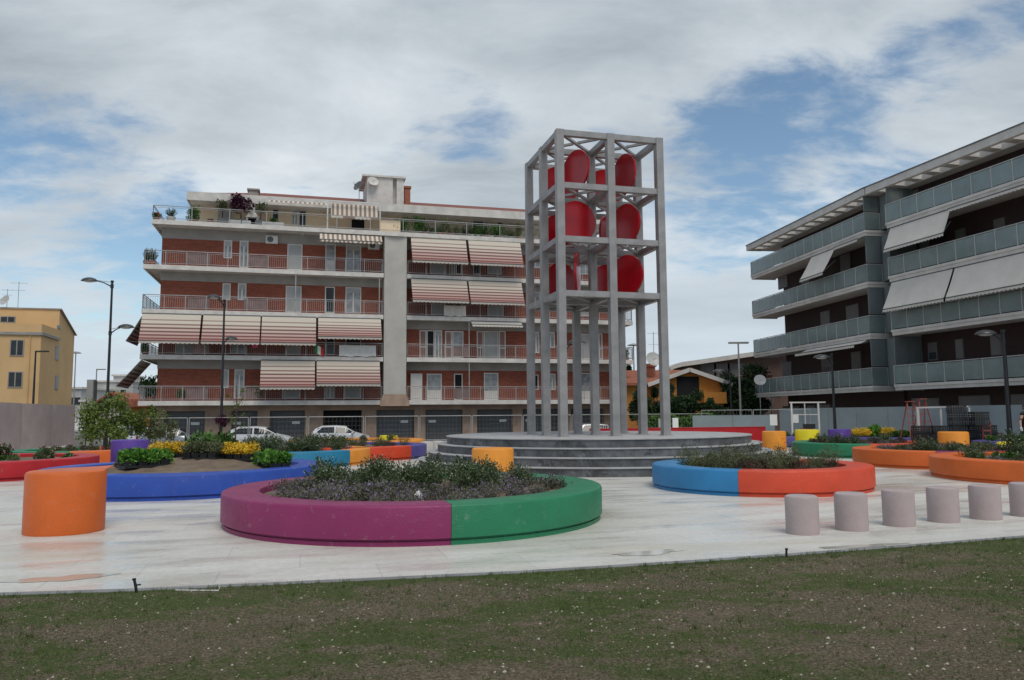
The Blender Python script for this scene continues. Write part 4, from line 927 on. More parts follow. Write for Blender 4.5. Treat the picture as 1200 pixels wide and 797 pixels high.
smalltree(pu(260), .6, Zt, 1.15, 'leaf_olive', 1.6, 'little olive tree in a black box left of the purple tree on the roof terrace', sz=1.1)
smalltree(pu(282), .6, Zt, 1.0, 'leaf_purple', 2.6, 'purple leaved tree on the roof terrace of the brick block', sz=2.2)
smalltree(pu(305), .6, Zt, 1.1, 'leaf_olive', 1.3, 'little olive tree in a black box right of the purple tree on the roof terrace', sz=1.3)
bbq = empty('garden_barbecue', wA(pu(295.5, .8), .8, Zt), G); tag(bbq, 'white masonry barbecue with a sloping hood on the roof terrace', 'barbecue')
b = MB(); b.box(-.42, .42, 0, .5, 0, .25); b.box(-.42, -.3, 0, .5, .25, .75); b.box(.3, .42, 0, .5, .25, .75); b.add([(-.5, -.05, .75), (.5, -.05, .75), (.5, .5, .75), (-.5, .5, .75), (-.15, .15, 1.2), (.15, .15, 1.2), (.15, .4, 1.2), (-.15, .4, 1.2)], [(0, 1, 5, 4), (1, 2, 6, 5), (2, 3, 7, 6), (3, 0, 4, 7), (0, 3, 2, 1)]); b.box(-.15, .15, .15, .4, 1.2, 1.9); b.build('body', 'white_frame', bbq)
MB().box(-.3, .3, .42, .49, .25, .75).build('fire_opening', 'black_void', bbq)
for i, px in enumerate((281, 320)): 
    w = wA(pu(px), .4, Zt); t = empty('planter_box', w, G); tag(t, ['long pale planter box under the purple tree on the roof terrace', 'pale planter box with small plants under the penthouse window'][i], 'planter'); MB().box(-.75, .75, -.18, .18, 0, .35).build('box', 'plastic_grey', t)
pot(pu(321), .4, Zt + .1, 'green', .9, 'low green plants in a pale box under the penthouse window', 'plastic_grey')
w = wA(pu(457), .1, Zt + .05); t = MB().box(-.75, .75, -.05, .05, 0, .85).build('terrace_screen', 'cream'); t.location = w; t.rotation_euler = (0, 0, G); tag(t, 'cream panel on the roof terrace rail beside the stair column', 'screen')
r = random.Random(77)
for i, px in enumerate((463, 471, 490, 497, 507, 515, 522, 528, 537, 545, 553, 560, 568, 576, 584, 593, 600, 608, 622, 636, 650)):
    k = r.choice(['olive', 'dark', 'dark', 'olive', 'green', 'grass']); tall = i in (2, 3, 6, 7, 12, 15, 17)
    s = r.uniform(1.2, 1.6); pot(pu(px) , r.uniform(.3, .7), Zt, {'dark': 'dark'}.get(k, k), s * 1.1, ('tall' if tall else 'low') + ' green potted plant in the row on the right roof terrace', r.choice(['terracotta', 'plastic_grey', 'shutter_grey']), .2, s * (2.9 if tall else 1.5) * r.uniform(.75, 1.15) * (.6 if k in ('dark', 'grass') else 1))
for i, px in enumerate((172, 178.5)): pot(fa(px, 310, .4)[0], .5, ZS[3] + .03, 'dark', 1.2, ['dark leafy plant in a big pot at the left corner of the fourth floor balcony', 'second dark leafy plant from the left on the fourth floor balcony'][i], 'terracotta', .28, 1.9)
for px, k, s_, lb in ((213, 0, 1.0, 'bushy plant on the left of the first floor balcony'), (300, 0, 1.3, 'dark plant in a pot beside the striped awning on the first floor'), (168, 1, 1.1, 'dark potted plant at the left end of the second floor balcony'), (735, 1, 1.1, 'dark potted plant at the right end of the second floor balcony')):
    pot(fa(px, 462, .4)[0], .4, ZS[k] + .03, 'green', s_, lb, 'terracotta', .22, s_ * 1.5)
pot(EL - .6 + 1.0, 2.2, ZS[0] + .03, 'green', 2.2, 'tall climbing plant under the side awning at the left end of the first floor', 'terracotta', .3, 3.4)

# ------------------------------------------------------------ long modern apartment building at right
PB = (20.618, 43.0); C1 = (20.319, 44.119)
B = empty('modern_apartment_building', (PB[0], PB[1], 0), R(-75)); tag(B, 'long dark brick apartment building at right with glass balconies and white fascias', 'building')
def fb(x, y, v=0.0, far=False): return wall_uz(x, y, C1 if far else PB, -82 if far else -75, v)
F = Matrix.Rotation(R(-7), 4, 'Z'); off = Vector((C1[0] - PB[0], C1[1] - PB[1])); e1 = Vector((math.cos(R(-75)), math.sin(R(-75)))); e2 = Vector((-e1.y, e1.x))
F = Matrix.Translation((off.dot(e1), off.dot(e2), 0)) @ F          # far wing's frame inside the building's
ZB = [3.05, 6.03, 9.0, 12.0]; NU0, NU1, FU0, FU1 = .5, 19.0, -14.9, 0.0
for nm, M4, a, b_ in (('near', None, NU0, NU1), ('far', F, FU0 + 1.4, FU1 - .02)):
    w = MB(); w.box(a + .0, b_, 1.9, 12, -.5, 14.2, M4=M4); w.build('brick_wall', 'brown_brick', B)
w = MB(); w.box(-1.4, .5, 2.1, 12, -.5, 14.2); w.build('brick_wall', 'brown_brick', B)
def profile_slab(M4, a, b_, z, far):
    s = MB(); s.box(a + .12, b_ - .12, .13, 2.0, z - .22, z - .03, M4=M4)
    for (x0, x1, y0, y1) in ((a, b_, 0, .13), (a, a + .12, .13, 2.0), (b_ - .12, b_, .13, 2.0)):
        s.box(x0, x1, y0, y1, z - .12, z + .02, M4=M4); s.box(x0 + .04, x1 - .04, y0 + (.05 if y0 == 0 else 0), y1, z - .30, z - .12, M4=M4)
    sl_ = s.build('balcony', 'white_fascia', B)
    g = MB(); m = MB(); h0, h1 = z + .07, z + .98
    segs = [((a + .03, .05), (b_ - .03, .05))] + ([((a + .03, .05), (a + .03, 1.85))] if far else []) + [((b_ - .03, .05), (b_ - .03, 1.0))]
    for p, q in segs:
        Ln = math.hypot(q[0] - p[0], q[1] - p[1]); n = max(1, round(Ln / 1.18))
        for i in range(n):
            t0, t1 = (i + .03) / n, (i + .97) / n; A0 = (p[0] + (q[0] - p[0]) * t0, p[1] + (q[1] - p[1]) * t0); A1 = (p[0] + (q[0] - p[0]) * t1, p[1] + (q[1] - p[1]) * t1)
            g.bar((M4 or Matrix()) @ Vector((A0[0], A0[1], (h0 + h1) / 2)), (M4 or Matrix()) @ Vector((A1[0], A1[1], (h0 + h1) / 2)), .02, h1 - h0)
        for i in range(n + 1):
            t = i / n; c = (M4 or Matrix()) @ Vector((p[0] + (q[0] - p[0]) * t, p[1] + (q[1] - p[1]) * t, 0)); m.bar((c.x, c.y, z), (c.x, c.y, h1 + .03), .045)
        a0 = (M4 or Matrix()) @ Vector((p[0], p[1], h1 + .05)); a1 = (M4 or Matrix()) @ Vector((q[0], q[1], h1 + .05)); m.bar(a0, a1, .05, .04)
    go = g.build('glass_railing', 'teal_glass', sl_); m.build('mullions', 'mullion', go)
for z in ZB: profile_slab(None, NU0, NU1, z, False); profile_slab(F, FU0, FU1, z, True)
# teal privacy screens at the ends of the balconies
for z0, z1 in zip(ZB, ZB[1:] + [14.35]):
    for M4, u in ((None, NU0 + .1), (F, FU1 - .1)):
        s = MB()
        for v0, v1 in ((.08, .98), (1.0, 1.88)): s.box(u - .03, u + .03, v0, v1, z0 + 1.12, z1 - .31, M4=M4); s.box(u - .03, u + .03, v0, v1, z0 + .05, z0 + 1.02, M4=M4)
        s.build('privacy_screen', 'teal_panel', B)
    s = MB(); s.box(-1.0, .42, 1.0, 1.06, z0 + .05, z1 - .31); s.build('privacy_screen', 'teal_panel', B)
# roof with open slots along the eaves
rz0, rz1 = 14.03, 14.42
for M4, a, b_, e in ((None, NU0 - 1.4, NU1, 0), (F, FU0 - .5, FU1 + .2, 1)):
    s = MB(); s.box(a, b_, -.03, .22, rz0, rz1, M4=M4); s.box(a, b_, 1.15, 12.2, rz0 + .02, rz1 - .02, M4=M4)
    x = a + .02
    while x < b_ - .3: s.box(x, min(x + .5, b_), .22, 1.15, rz0 + .08, rz1 - .08, M4=M4); x += 1.25
    if e: s.box(a - .0, a + .24, .22, 1.15, rz0, rz1, M4=M4)
    ro_ = s.build('roof', 'white_fascia', B); s = MB(); s.box(a - .03, b_ + .03, -.07, .24, rz1 + .002, rz1 + .06, M4=M4); s.build('gutter_edge', 'shutter_grey', ro_)
# windows and doors
def openB(px0, py0, px1, py1, far, kind):
    u0, z1 = fb(px0, py0, 1.9, far); u1, z0 = fb(px1, py1, 1.9, far); M4 = F if far else None
    b = MB(); b.box(u0, u1, 1.84, 1.93, z0, z1, M4=M4); o = b.build('window' if z1 - z0 < 1.7 else 'balcony_door', 'blind_grey', B)
    if kind == 'd': MB().box(u0 + .08, u1 - .08, 1.82, 1.838, z0 + .08, z0 + (z1 - z0) * .45, M4=M4).build('pane', 'glass_dark', o)
    else: MB().box(u0 + .05, u1 - .05, 1.82, 1.838, z0 + .05, z1 - .05, M4=M4).build('roller_blind', 'blind_grey2', o)
mat('blind_grey', (.13, .12, .115), .6, .1, 1); mat('blind_grey2', (.17, .16, .155), .6, .1, 1)
for w in [(1088, 402, 1100, 422, 0, 'd'), (1120, 398, 1131, 420, 0, 'b'), (962, 366, 974, 380, 1, 'b'), (992, 359, 1008, 374, 1, 'b'), (963, 418, 977, 440, 1, 'd'), (998, 413, 1011, 436, 1, 'b'), (917, 425, 929, 444, 1, 'b'),
          (912, 318, 924, 336, 1, 'b'), (1161, 393, 1176, 416, 0, 'b'), (1078, 282, 1090, 300, 0, 'd'), (1069, 467, 1103, 492, 0, 'b'), (1124, 464, 1163, 492, 0, 'b'), (1185, 462, 1215, 492, 0, 'b'), (918, 476, 938, 500, 1, 'b'), (958, 474, 975, 500, 1, 'b'), (946, 475, 957, 500, 1, 'b'), (940, 331, 950, 348, 1, 'd'), (985, 300, 998, 320, 1, 'b'), (1120, 270, 1133, 290, 0, 'b'), (1165, 258, 1180, 282, 0, 'd'), (1140, 330, 1155, 352, 0, 'b'), (1185, 325, 1200, 347, 0, 'd'), (1066, 225, 1078, 243, 0, 'b'), (1130, 205, 1145, 226, 0, 'd')]:
    openB(*w)
# awnings of the modern building: u range from the photo, reach out from the slab edge
def awB(u0, u1, k, drop, reach, far=False, top=None):
    M4 = F if far else None; zt = ZB[k] - .31; n = 6; b = MB(); vs = []
    for i in range(n + 1): t = i / n; vs += [(u0, .1 - (reach + .1) * t, zt - drop * t - .06 * math.sin(math.pi * t)), (u1, .1 - (reach + .1) * t, zt - drop * t - .06 * math.sin(math.pi * t))]
    b.add(vs, [(2 * i, 2 * i + 2, 2 * i + 3, 2 * i + 1) for i in range(n)], M4=M4)
    ns = int((u1 - u0) / .22); vs = []
    for i in range(2 * ns + 1): x = u0 + (u1 - u0) * i / (2 * ns); vs += [(x, -reach, zt - drop), (x, -reach - .01, zt - drop - (.13 if i % 2 else .18))]
    b.add(vs, [(2 * i, 2 * i + 1, 2 * i + 3, 2 * i + 2) for i in range(2 * ns)], M4=M4)
    o = b.build('awning', 'awning_white', B); s = MB(); q = lambda x, y, z: ((M4 or Matrix()) @ Vector((x, y, z)))
    s.tube([q(u0, .12, zt + .0), q(u1, .12, zt + .0)], .06, 8); s.tube([q(u0, -reach, zt - drop), q(u1, -reach, zt - drop)], .03, 6)
    for x in (u0 + .02, u1 - .02): s.tube([q(x, .1, zt - drop * .5), q(x, -reach, zt - drop)], .02, 6)
    s.build('awning_frame', 'shutter_grey', o); return o
awB(.75, 4.9, 3, 1.25, .42); awB(.65, 4.85, 2, 1.55, .6); awB(4.97, 12.5, 2, 1.55, .6); awB(5.2, 13, 3, .12, .35)
awB(-6.1, -3.3, 3, 1.55, .8, True); awB(-2.8, -.3, 3, .12, .3, True); awB(-7.2, -.4, 1, .30, .75, True)

# ------------------------------------------------------------ yellow apartment house at left
def grid_uv(P, x, y, v=0.0, ang=15): return wall_uz(x, y, P, ang, v)
y0_ = atY(48, 400, 68.0); PY = (y0_.x, y0_.y)
Y = empty('yellow_house', (PY[0], PY[1], 0), G); tag(Y, 'plain ochre yellow apartment house at the left edge behind the mauve wall', 'building')
mb = MB(); mb.box(-3.6, 0, 0, 5, -.5, 9.2); mb.build('front_wing', 'yellow_stucco', Y)
mb = MB(); mb.prism([(-3.75, -.15), (.15, -.15), (.15, 5), (-3.75, 5)], 8.85, 9.1); mb.build('cornice', 'plaster_grey', Y)
mb = MB(); mb.box(-3.6, .02, -.02, .2, 9.1, 9.85); mb.box(-.18, .02, .2, 5, 9.1, 9.85); mb.build('parapet', 'yellow_stucco', Y)
mb = MB(); vs = []
for x in (-22, .0): vs += [(x, 5, -.5), (x, 5, 11.75), (x, 10.2, 9.9), (x, 10.2, -.5)]
mb.add(vs, [(0, 4, 5, 1), (1, 5, 6, 2), (2, 6, 7, 3), (0, 1, 2, 3), (4, 7, 6, 5)]); mb.build('main_wall', 'yellow_stucco', Y)
mb = MB(); mb.box(-22, .15, 4.9, 5.15, 11.75, 11.87); mb.bar((.08, 5, 11.8), (.08, 10.4, 9.88), .2, .1); mb.build('roof_edge', 'plaster_grey', Y)
mb = MB(); mb.box(-22, -3.65, 1.4, 5, -.5, 9.0); mb.build('recessed_wall', 'yellow_stucco', Y)
for (a, b, c, d, v) in ((13.5, 399, 26.5, 416, 0), (11, 436.5, 25, 453, 0), (1.5, 371.5, 17, 377.5, 5)):
    ua, za = grid_uv(PY, a, b, v); ub, zb = grid_uv(PY, c, d, v)
    m_ = MB(); m_.box(ua - .08, ub + .08, v - .06, v + .03, zb - .1, za + .08); w = m_.build('window', 'plaster_grey', Y); p = MB(); p.box(ua, ub, v - .075, v - .062, zb, za)
    p.build('pane', 'glass_dark', w); q = MB(); q.box((ua + ub) / 2 - .04, (ua + ub) / 2 + .04, v - .09, v - .077, zb, za); q.build('mullion', 'plaster_grey', w)
for (a, b, c, d) in ((65.5, 405, 68.5, 422.5), (65, 440, 68, 457), (67.5, 381.5, 70, 386)):
    d0 = ray((a + c) / 2, b); k = None
    # side wall lies in the plane x_local = 0: intersect with it
    n_ = gx; P_ = Vector(PY); t = P_.dot(n_) / (d0.x * n_.x + d0.y * n_.y); wv = Vector((d0.x * t, d0.y * t)) - P_; vy = wv.dot(gy); za = EYE + d0.z * t
    d1 = ray((a + c) / 2, d); t1 = P_.dot(n_) / (d1.x * n_.x + d1.y * n_.y); zb = EYE + d1.z * t1
    w = MB().box(-.02, .04, vy - .5, vy + .5, zb, za).build('window', 'plaster_grey', Y); MB().box(.041, .05, vy - .45, vy + .45, zb + .05, za - .05).build('pane', 'glass_dark', w)
mb = MB(); ua, _ = grid_uv(PY, 34, 430, 0); mb.tube([(ua, -.08, .5), (ua, -.08, 8.8)], .05, 6); mb.build('drain_pipe', 'yellow_stucco', Y)
ua, za = grid_uv(PY, 6, 360, 5); dish((ua, 5, za + .6), .5, R(-30), Y); antenna((ua + .1, 5.1, 11.7), 1.9, Y); ua, _ = grid_uv(PY, 20, 360, 5); antenna((ua, 5.2, 11.7), 2.6, Y, w=.7)
mb = MB(); ua, za = grid_uv(PY, 3, 428, .2); mb.box(-6.2, -3.62, -.2, 1.4, za - .2, za); mb.box(-6.2, -3.62, -.2, -.15, za, za + .95); mb.build('balcony', 'plaster_grey', Y)

# ------------------------------------------------------------ far buildings seen between the blocks
def block(name, pxa, pxb, Z, ytop, m, label, depth=10, base=-.5, roofm=None, rows=0, cat='building'):
    a = atY(pxa, ytop, Z); b = atY(pxb, ytop, Z); root = empty(name, (a.x, Z, 0)); tag(root, label, cat); w = b.x - a.x; h = a.z
    MB().box(0, w, 0, depth, base, h).build('wall', m, root)
    r_ = MB(); r_.box(-.25, w + .25, -.25, depth + .25, h, h + .3); r_.build('roof_slab', roofm or 'white_concrete', root)
    for q in range(rows):
        n = max(2, int(w / 2.6)); z = h - 1.9 - q * 3
        for i in range(n):
            x = w * (i + .5) / n; f = MB().box(x - .55, x + .55, -.05, .03, z - .6, z + .7).build('window', 'white_frame', root); MB().box(x - .48, x + .48, -.065, -.052, z - .53, z + .63).build('pane', 'glass_dark', f)
    return root
block('distant_house', 112, 156, 130, 448, 'pale_wall', 'pale flat roofed building far off between the lamp and the brick block', 12, rows=1)
block('roof_house', 133, 148, 134, 441, 'pale_wall', 'small pale rooftop storey on the far flat roofed building', 6, base=7)
block('distant_house', 81, 95, 120, 456, 'pale_wall', 'small pale distant house right of the yellow house', 10, rows=1)
block('distant_house', 95, 118, 110, 471, 'white_concrete', 'low white distant building behind the concrete pier', 14)
def gable(name, pxa, pxb, Z, yeave, yridge, wall, tile, label, depth=8, rz=0.0, over=.5):
    a = atY(pxa, yeave, Z); b = atY(pxb, yeave, Z); rg = atY((pxa + pxb) / 2, yridge, Z).z; w = b.x - a.x; h = a.z
    root = empty(name, (a.x, Z, 0), rz); tag(root, label, 'house')
    MB().add([(0, 0, -.5), (w, 0, -.5), (w, 0, h), (w / 2, 0, rg), (0, 0, h), (0, depth, -.5), (w, depth, -.5), (w, depth, h), (w / 2, depth, rg), (0, depth, h)], [(0, 1, 2, 3, 4), (5, 9, 8, 7, 6), (0, 5, 6, 1), (1, 6, 7, 2), (0, 4, 9, 5)]).build('wall', wall, root)
    s = (rg - h) / (w / 2); r_ = MB()
    for x0_, x1_, z0_, z1_ in ((-over, w / 2, h - s * over, rg), (w / 2, w + over, rg, h - s * over)):
        r_.add([(x0_, -over, z0_ + .03), (x1_, -over, z1_ + .03), (x1_, depth + over, z1_ + .03), (x0_, depth + over, z0_ + .03), (x0_, -over, z0_ + .25), (x1_, -over, z1_ + .25), (x1_, depth + over, z1_ + .25), (x0_, depth + over, z0_ + .25)], [(0, 3, 2, 1), (4, 5, 6, 7), (0, 1, 5, 4), (2, 3, 7, 6), (0, 4, 7, 3), (1, 2, 6, 5)])
    r_.build('roof', tile, root); return root, w, h, rg
hs, w, h, rg = gable('orange_house', 767, 847, 60, 450, 435.5, 'orange_wall', 'tile_orange', 'orange yellow house with a wide low gable behind the tower', 9)
b = MB(); s = (rg - h) / (w / 2)
for sg in (-1, 1): b.bar((w / 2, -.56, rg + .12), (w / 2 + sg * (w / 2 + .6), -.56, rg + .12 - s * (w / 2 + .6)), .06, .3)
b.build('barge_board', 'white_fascia', hs)
MB().box(1.7, 3.4, -.06, -.01, h - .9, h + .55).build('dark_loggia', 'black_void', hs)
b = MB(); b.box(3.5, 5.2, -1.1, -.02, h - 1.55, h - .7); b.build('balcony', 'orange_wall', hs)
for x in (.5,): f = MB().box(x, x + .6, -.05, -.01, h - .7, h + .2).build('window', 'white_frame', hs); MB().box(x + .06, x + .54, -.07, -.052, h - .64, h + .14).build('pane', 'glass_dark', f)
rt = atY(730, 449, 61); b = MB(); e_ = atY(768, 449, 61); rz_ = atY(750, 434, 66).z
wg = empty('tiled_house_wing', (rt.x, 61, 0)); tag(wg, 'orange tiled low roof left of the orange house, behind the tower posts', 'house'); ww = e_.x - rt.x + 2.4
MB().box(0, ww - 1.6, .3, 8, -.5, rt.z).build('wall', 'orange_wall', wg)
MB().add([(-.5, -.3, rt.z), (ww, -.3, rt.z), (ww + .8, 5, rz_), (-.5, 5, rz_), (-.5, 9, rt.z), (ww, 9, rt.z), (-.5, -.3, rt.z - .2), (ww, -.3, rt.z - .2)], [(0, 1, 2, 3), (3, 2, 5, 4), (0, 6, 7, 1)]).build('roof', 'tile_orange', wg)
c_ = atY(762, 438, 64); MB().box(c_.x - rt.x - .35, c_.x - rt.x + .35, 2.6, 3.3, rz_ - .8, atY(762, 430, 64).z).box(c_.x - rt.x - .45, c_.x - rt.x + .45, 2.5, 3.4, atY(762, 430, 64).z, atY(762, 428, 64).z + .1).build('chimney', 'terracotta', wg)
c_ = atY(767, 421, 62); dish((c_.x - rt.x, 1.6, c_.z), .62, R(10), wg); antenna((c_.x - rt.x + .1, 1.8, rz_ - .4), atY(767, 388, 62).z - rz_ + .4, wg)
# long brown building with a curved pale roof edge
bb_ = empty('brown_building', (atY(783, 430, 80).x, 80, 0)); tag(bb_, 'long low brown building with a pale curved roof edge behind the trees', 'building')
def lx_(px, y, Z=80): p = atY(px, y, Z); return p.x - bb_.location.x, p.z
roofl = [lx_(783, 431), lx_(788, 427.5), lx_(797, 425), (lx_(815, 422.5)), lx_(850, 417.5), lx_(884, 412.5), lx_(930, 406)]
b = MB(); vs = []
for x, z in roofl: vs += [(x, -1.0, z), (x, -1.0, z - .45), (x, 9, z), (x, 9, z - .45)]
b.add(vs, [(4 * i + a, 4 * i + c, 4 * i + 4 + c, 4 * i + 4 + a) for i in range(len(roofl) - 1) for a, c in ((0, 1), (2, 0), (1, 3), (3, 2))] + [(0, 2, 3, 1)]); b.build('roof', 'white_fascia', bb_)
b = MB(); x0_, x1_ = roofl[2][0], roofl[-1][0]; b.add([(x0_, 0, -.5), (x1_, 0, -.5), (x1_, 0, roofl[-1][1] - .4), (roofl[4][0], 0, roofl[4][1] - .4), (x0_, 0, roofl[2][1] - .4), (x0_, 8, -.5), (x1_, 8, -.5), (x1_, 8, roofl[-1][1] - .4), (roofl[4][0], 8, roofl[4][1] - .4), (x0_, 8, roofl[2][1] - .4)], [(0, 1, 2, 3, 4), (0, 4, 9, 5), (1, 6, 7, 2)]); b.build('wall', 'brown_wall', bb_)
for px in (830, 846, 862):
    x, z = lx_(px, 434); MB().box(x - .8, x + .8, -.05, 0, z - .7, z + .7).build('window', 'blind_grey', bb_)
c_ = atY(889, 447, 62); ch_ = empty('roof_turret', (c_.x, 62, 0)); tag(ch_, 'small orange tiled canopy left of the dark modern building', 'canopy')
b = MB(); b.box(-1.2, 1.1, 0, 2.0, c_.z + .15, c_.z + .5); b.build('roof', 'tile_orange', ch_); b = MB()
for x in (-1.0, .9): b.box(x, x + .12, .1, .22, -.5, c_.z + .15)
b.box(-1.1, 1.0, .05, .3, c_.z, c_.z + .148); b.build('post_frame', 'white_frame', ch_)
c_ = atY(890.5, 446, 56); ob = empty('satellite_mast', (c_.x, 56, 0)); tag(ob, 'pale satellite dish standing by the corner of the modern building', 'satellite dish'); dish((0, 0, c_.z), .42, R(-10), ob); MB().tube([(0, .1, -.5), (0, .1, c_.z)], .03, 6).build('mast', 'rail_grey', ob)
# orange low building and concrete pier left of the brick block
ow = empty('orange_shop', (atY(152, 478, 66).x, 66, 0)); tag(ow, 'low building with terracotta roof band and orange wall left of the brick block', 'building')
w_ = atY(186, 478, 66).x - ow.location.x + 2; zt = atY(170, 477, 66).z
MB().box(0, w_, .3, 6, -.5, zt).build('wall', 'orange_wall', ow); MB().box(-.3, w_, -.6, 6.2, zt, atY(170, 468, 66).z).build('roof', 'tile_orange', ow)
MB().box(w_ - 2.8, w_ - 1.9, .22, .29, -.5, zt - .5).build('door', 'black_void', ow)
gable('tiled_house', 115, 150, 82, 473, 462, 'pale_wall', 'tile_orange', 'pale house with an orange tiled roof behind the green bush at left', 8)
cp = empty('concrete_pier', (atY(106, 500, 58).x, 58, 0)); tag(cp, 'square grey concrete pier standing above the green bush at left', 'pier')
MB().box(-.3, .18, -.2, .2, -.5, atY(106, 445, 58).z).build('shaft', 'plaster_grey', cp); MB().box(.181, .26, -.22, .22, .3, atY(106, 446, 58).z).build('side_channel', 'shutter_grey', cp)
b = MB(); sx = atY(86, 500, 50).x; wbd = empty('notice_board', (sx, 50, -.5)); tag(wbd, 'pair of white boards on dark posts beside the mauve wall', 'sign')
for i in range(2): MB().box(.05 + i * .38, .36 + i * .38, -.03, 0, 1.35, 2.0).build('board', 'white_sign', wbd)
MB().bar((.02, .02, 0), (.02, .02, 2.05), .05).bar((.8, .02, 0), (.8, .02, 2.05), .05).build('post_frame', 'black_metal', wbd)

# ------------------------------------------------------------ trees
def tree(name, px, Z, base, ytop, ybot, wpx, m, label, n=5200, L_=.16, clumps=16, trunk=.12, seed=1, group=None, flat=1.0):
    r = random.Random(seed); top = atY(px, ytop, Z); bot = atY(px, ybot, Z); x = top.x; h0 = bot.z; h1 = top.z; rx = wpx / 2 / FPX * Z
    root = empty(name, (x, Z, base)); tag(root, label, 'tree', group); f = MB(); cz = (h0 + h1) / 2 - base; rz_ = (h1 - h0) / 2; cs = []
    for k in range(clumps):
        d = rdir(r) * r.uniform(.35, .85); cs.append((Vector((d.x * rx * 1.1, d.y * rx * .8, cz + d.z * rz_ * 1.05)), r.uniform(.14, .36) * min(rx, rz_ * 1.3)))
    for k in range(n):
        c, s = r.choice(cs); d = rdir(r); p = c + d * s * r.uniform(.3, 1.1); p.z = max(.05, min(p.z, h1 - base))
        leaf(f, p, d * .6 + rdir(r) + Vector((0, 0, .15)), L_ * r.uniform(.6, 1.3), L_ * .28 * r.uniform(.7, 1.3), 0, r)
    f.build('crown', m, root); b = MB()
    b.tube([(0, 0, -.1), (.04, .02, cz * .5), (0, 0, cz)], [trunk, trunk * .75, trunk * .4], 8)
    for c, s in cs[:9]: b.tube([(0, 0, cz * .55), (c.x * .5, c.y * .5, (cz * .55 + c.z) / 2 + .1), tuple(c)], [trunk * .45, trunk * .3, trunk * .1], 5)
    b.build('trunk', 'bark', root); return root
tree('bushy_tree', 130, 38, 0, 460, 527, 76, 'leaf_tree', 'bushy green tree behind the purple drum at left', 5200, .15, 30, .05, 3)
tree('bushy_tree', 176, 39, 0, 470, 528, 56, 'leaf_tree', 'looser yellow green bush right of the bushy tree, before the brick block', 2600, .13, 22, .03, 8)
tree('small_bush', 196, 36.5, 0, 492, 518, 34, 'leaf_olive', 'low olive bush above the yellow shrubs near the purple drum', 1200, .1, 8, .03, 5)
tree('plum_tree', 258, 45, 0, 482, 512, 24, 'leaf_purple', 'small dark purple leaved tree before the second garage', 1500, .1, 8, .05, 6)
sp = empty('staked_sapling', (atY(276, 500, 38).x, 38, 0)); tag(sp, 'thin staked sapling with few leaves before the garages', 'tree')
b = MB(); hh = atY(276, 452, 38).z; b.tube([(0, 0, 0), (.03, 0, hh * .6), (0, 0, hh)], [.045, .035, .015], 6)
for a_ in range(9): b.tube([(0, 0, .9 + a_ * .2), (.4 * math.cos(a_ * 2.3), .4 * math.sin(a_ * 2.3), 1.15 + a_ * .21)], [.012, .004], 4)
b.build('trunk', 'bark', sp); f = MB(); r = random.Random(4)
for k in range(260): a_ = r.random() * 9; c = Vector((.4 * math.cos(int(a_) * 2.3), .4 * math.sin(int(a_) * 2.3), 1.15 + int(a_) * .21)) * 1; leaf(f, c * 1 + rdir(r) * .22 * r.random(), rdir(r), .1, .03, 0, r)
f.build('leaves', 'leaf_tree', sp)
tree('dark_tree', 752, 54, -.5, 441, 505, 36, 'leaf_deep', 'dark evergreen tree behind the tower posts, left of the orange house', 4000, .2, 16, .15, 11)
tree('dark_tree', 738, 90, -.5, 428, 440, 12, 'leaf_deep', 'far dark treetop at the right end of the brick block', 700, .3, 5, .2, 12)
tree('dark_bush', 801, 55, -.5, 450, 494, 56, 'leaf_deep', 'dark rounded tree before the orange house', 7000, .17, 18, .15, 13)
tree('dark_bush', 836, 54, -.5, 466, 496, 44, 'leaf_deep', 'lower dark bush before the orange balcony of the house', 4500, .17, 12, .1, 14)
tree('broad_tree', 870, 60, -.5, 426, 498, 66, 'leaf_deep', 'large dark green tree between the orange house and the modern building', 9500, .24, 22, .2, 15)
tree('broad_tree', 848, 63, -.5, 440, 490, 40, 'leaf_deep', 'second large dark tree just right of the orange house', 3500, .24, 14, .2, 16)
tree('dark_tree', 775, 56, -.5, 447, 496, 34, 'leaf_deep', 'narrow dark tree against the left part of the orange house', 4500, .17, 10, .1, 17)
hg = empty('ivy_hedge', (atY(800, 485, 53.5).x, 53.6, -.5)); tag(hg, 'bright green ivy hedge along the fence behind the red wall', 'hedge')
f = MB(); r = random.Random(2); wl_ = 78 / FPX * 53.5
for k in range(5200):
    x = r.uniform(-wl_ / 2, wl_ / 2); z = r.random() ** .6 * (1.95 + .25 * hsh(x * 1.3, 2)); leaf(f, Vector((x, r.uniform(-.35, .35), z)), rdir(r) + Vector((0, -.6, .3)), .17, .06, 0, r)
f.build('foliage', 'leaf_ivy', hg); MB().box(-wl_ / 2, wl_ / 2, -.12, .12, 0, 1.7).build('core', 'leaf_deep', hg)

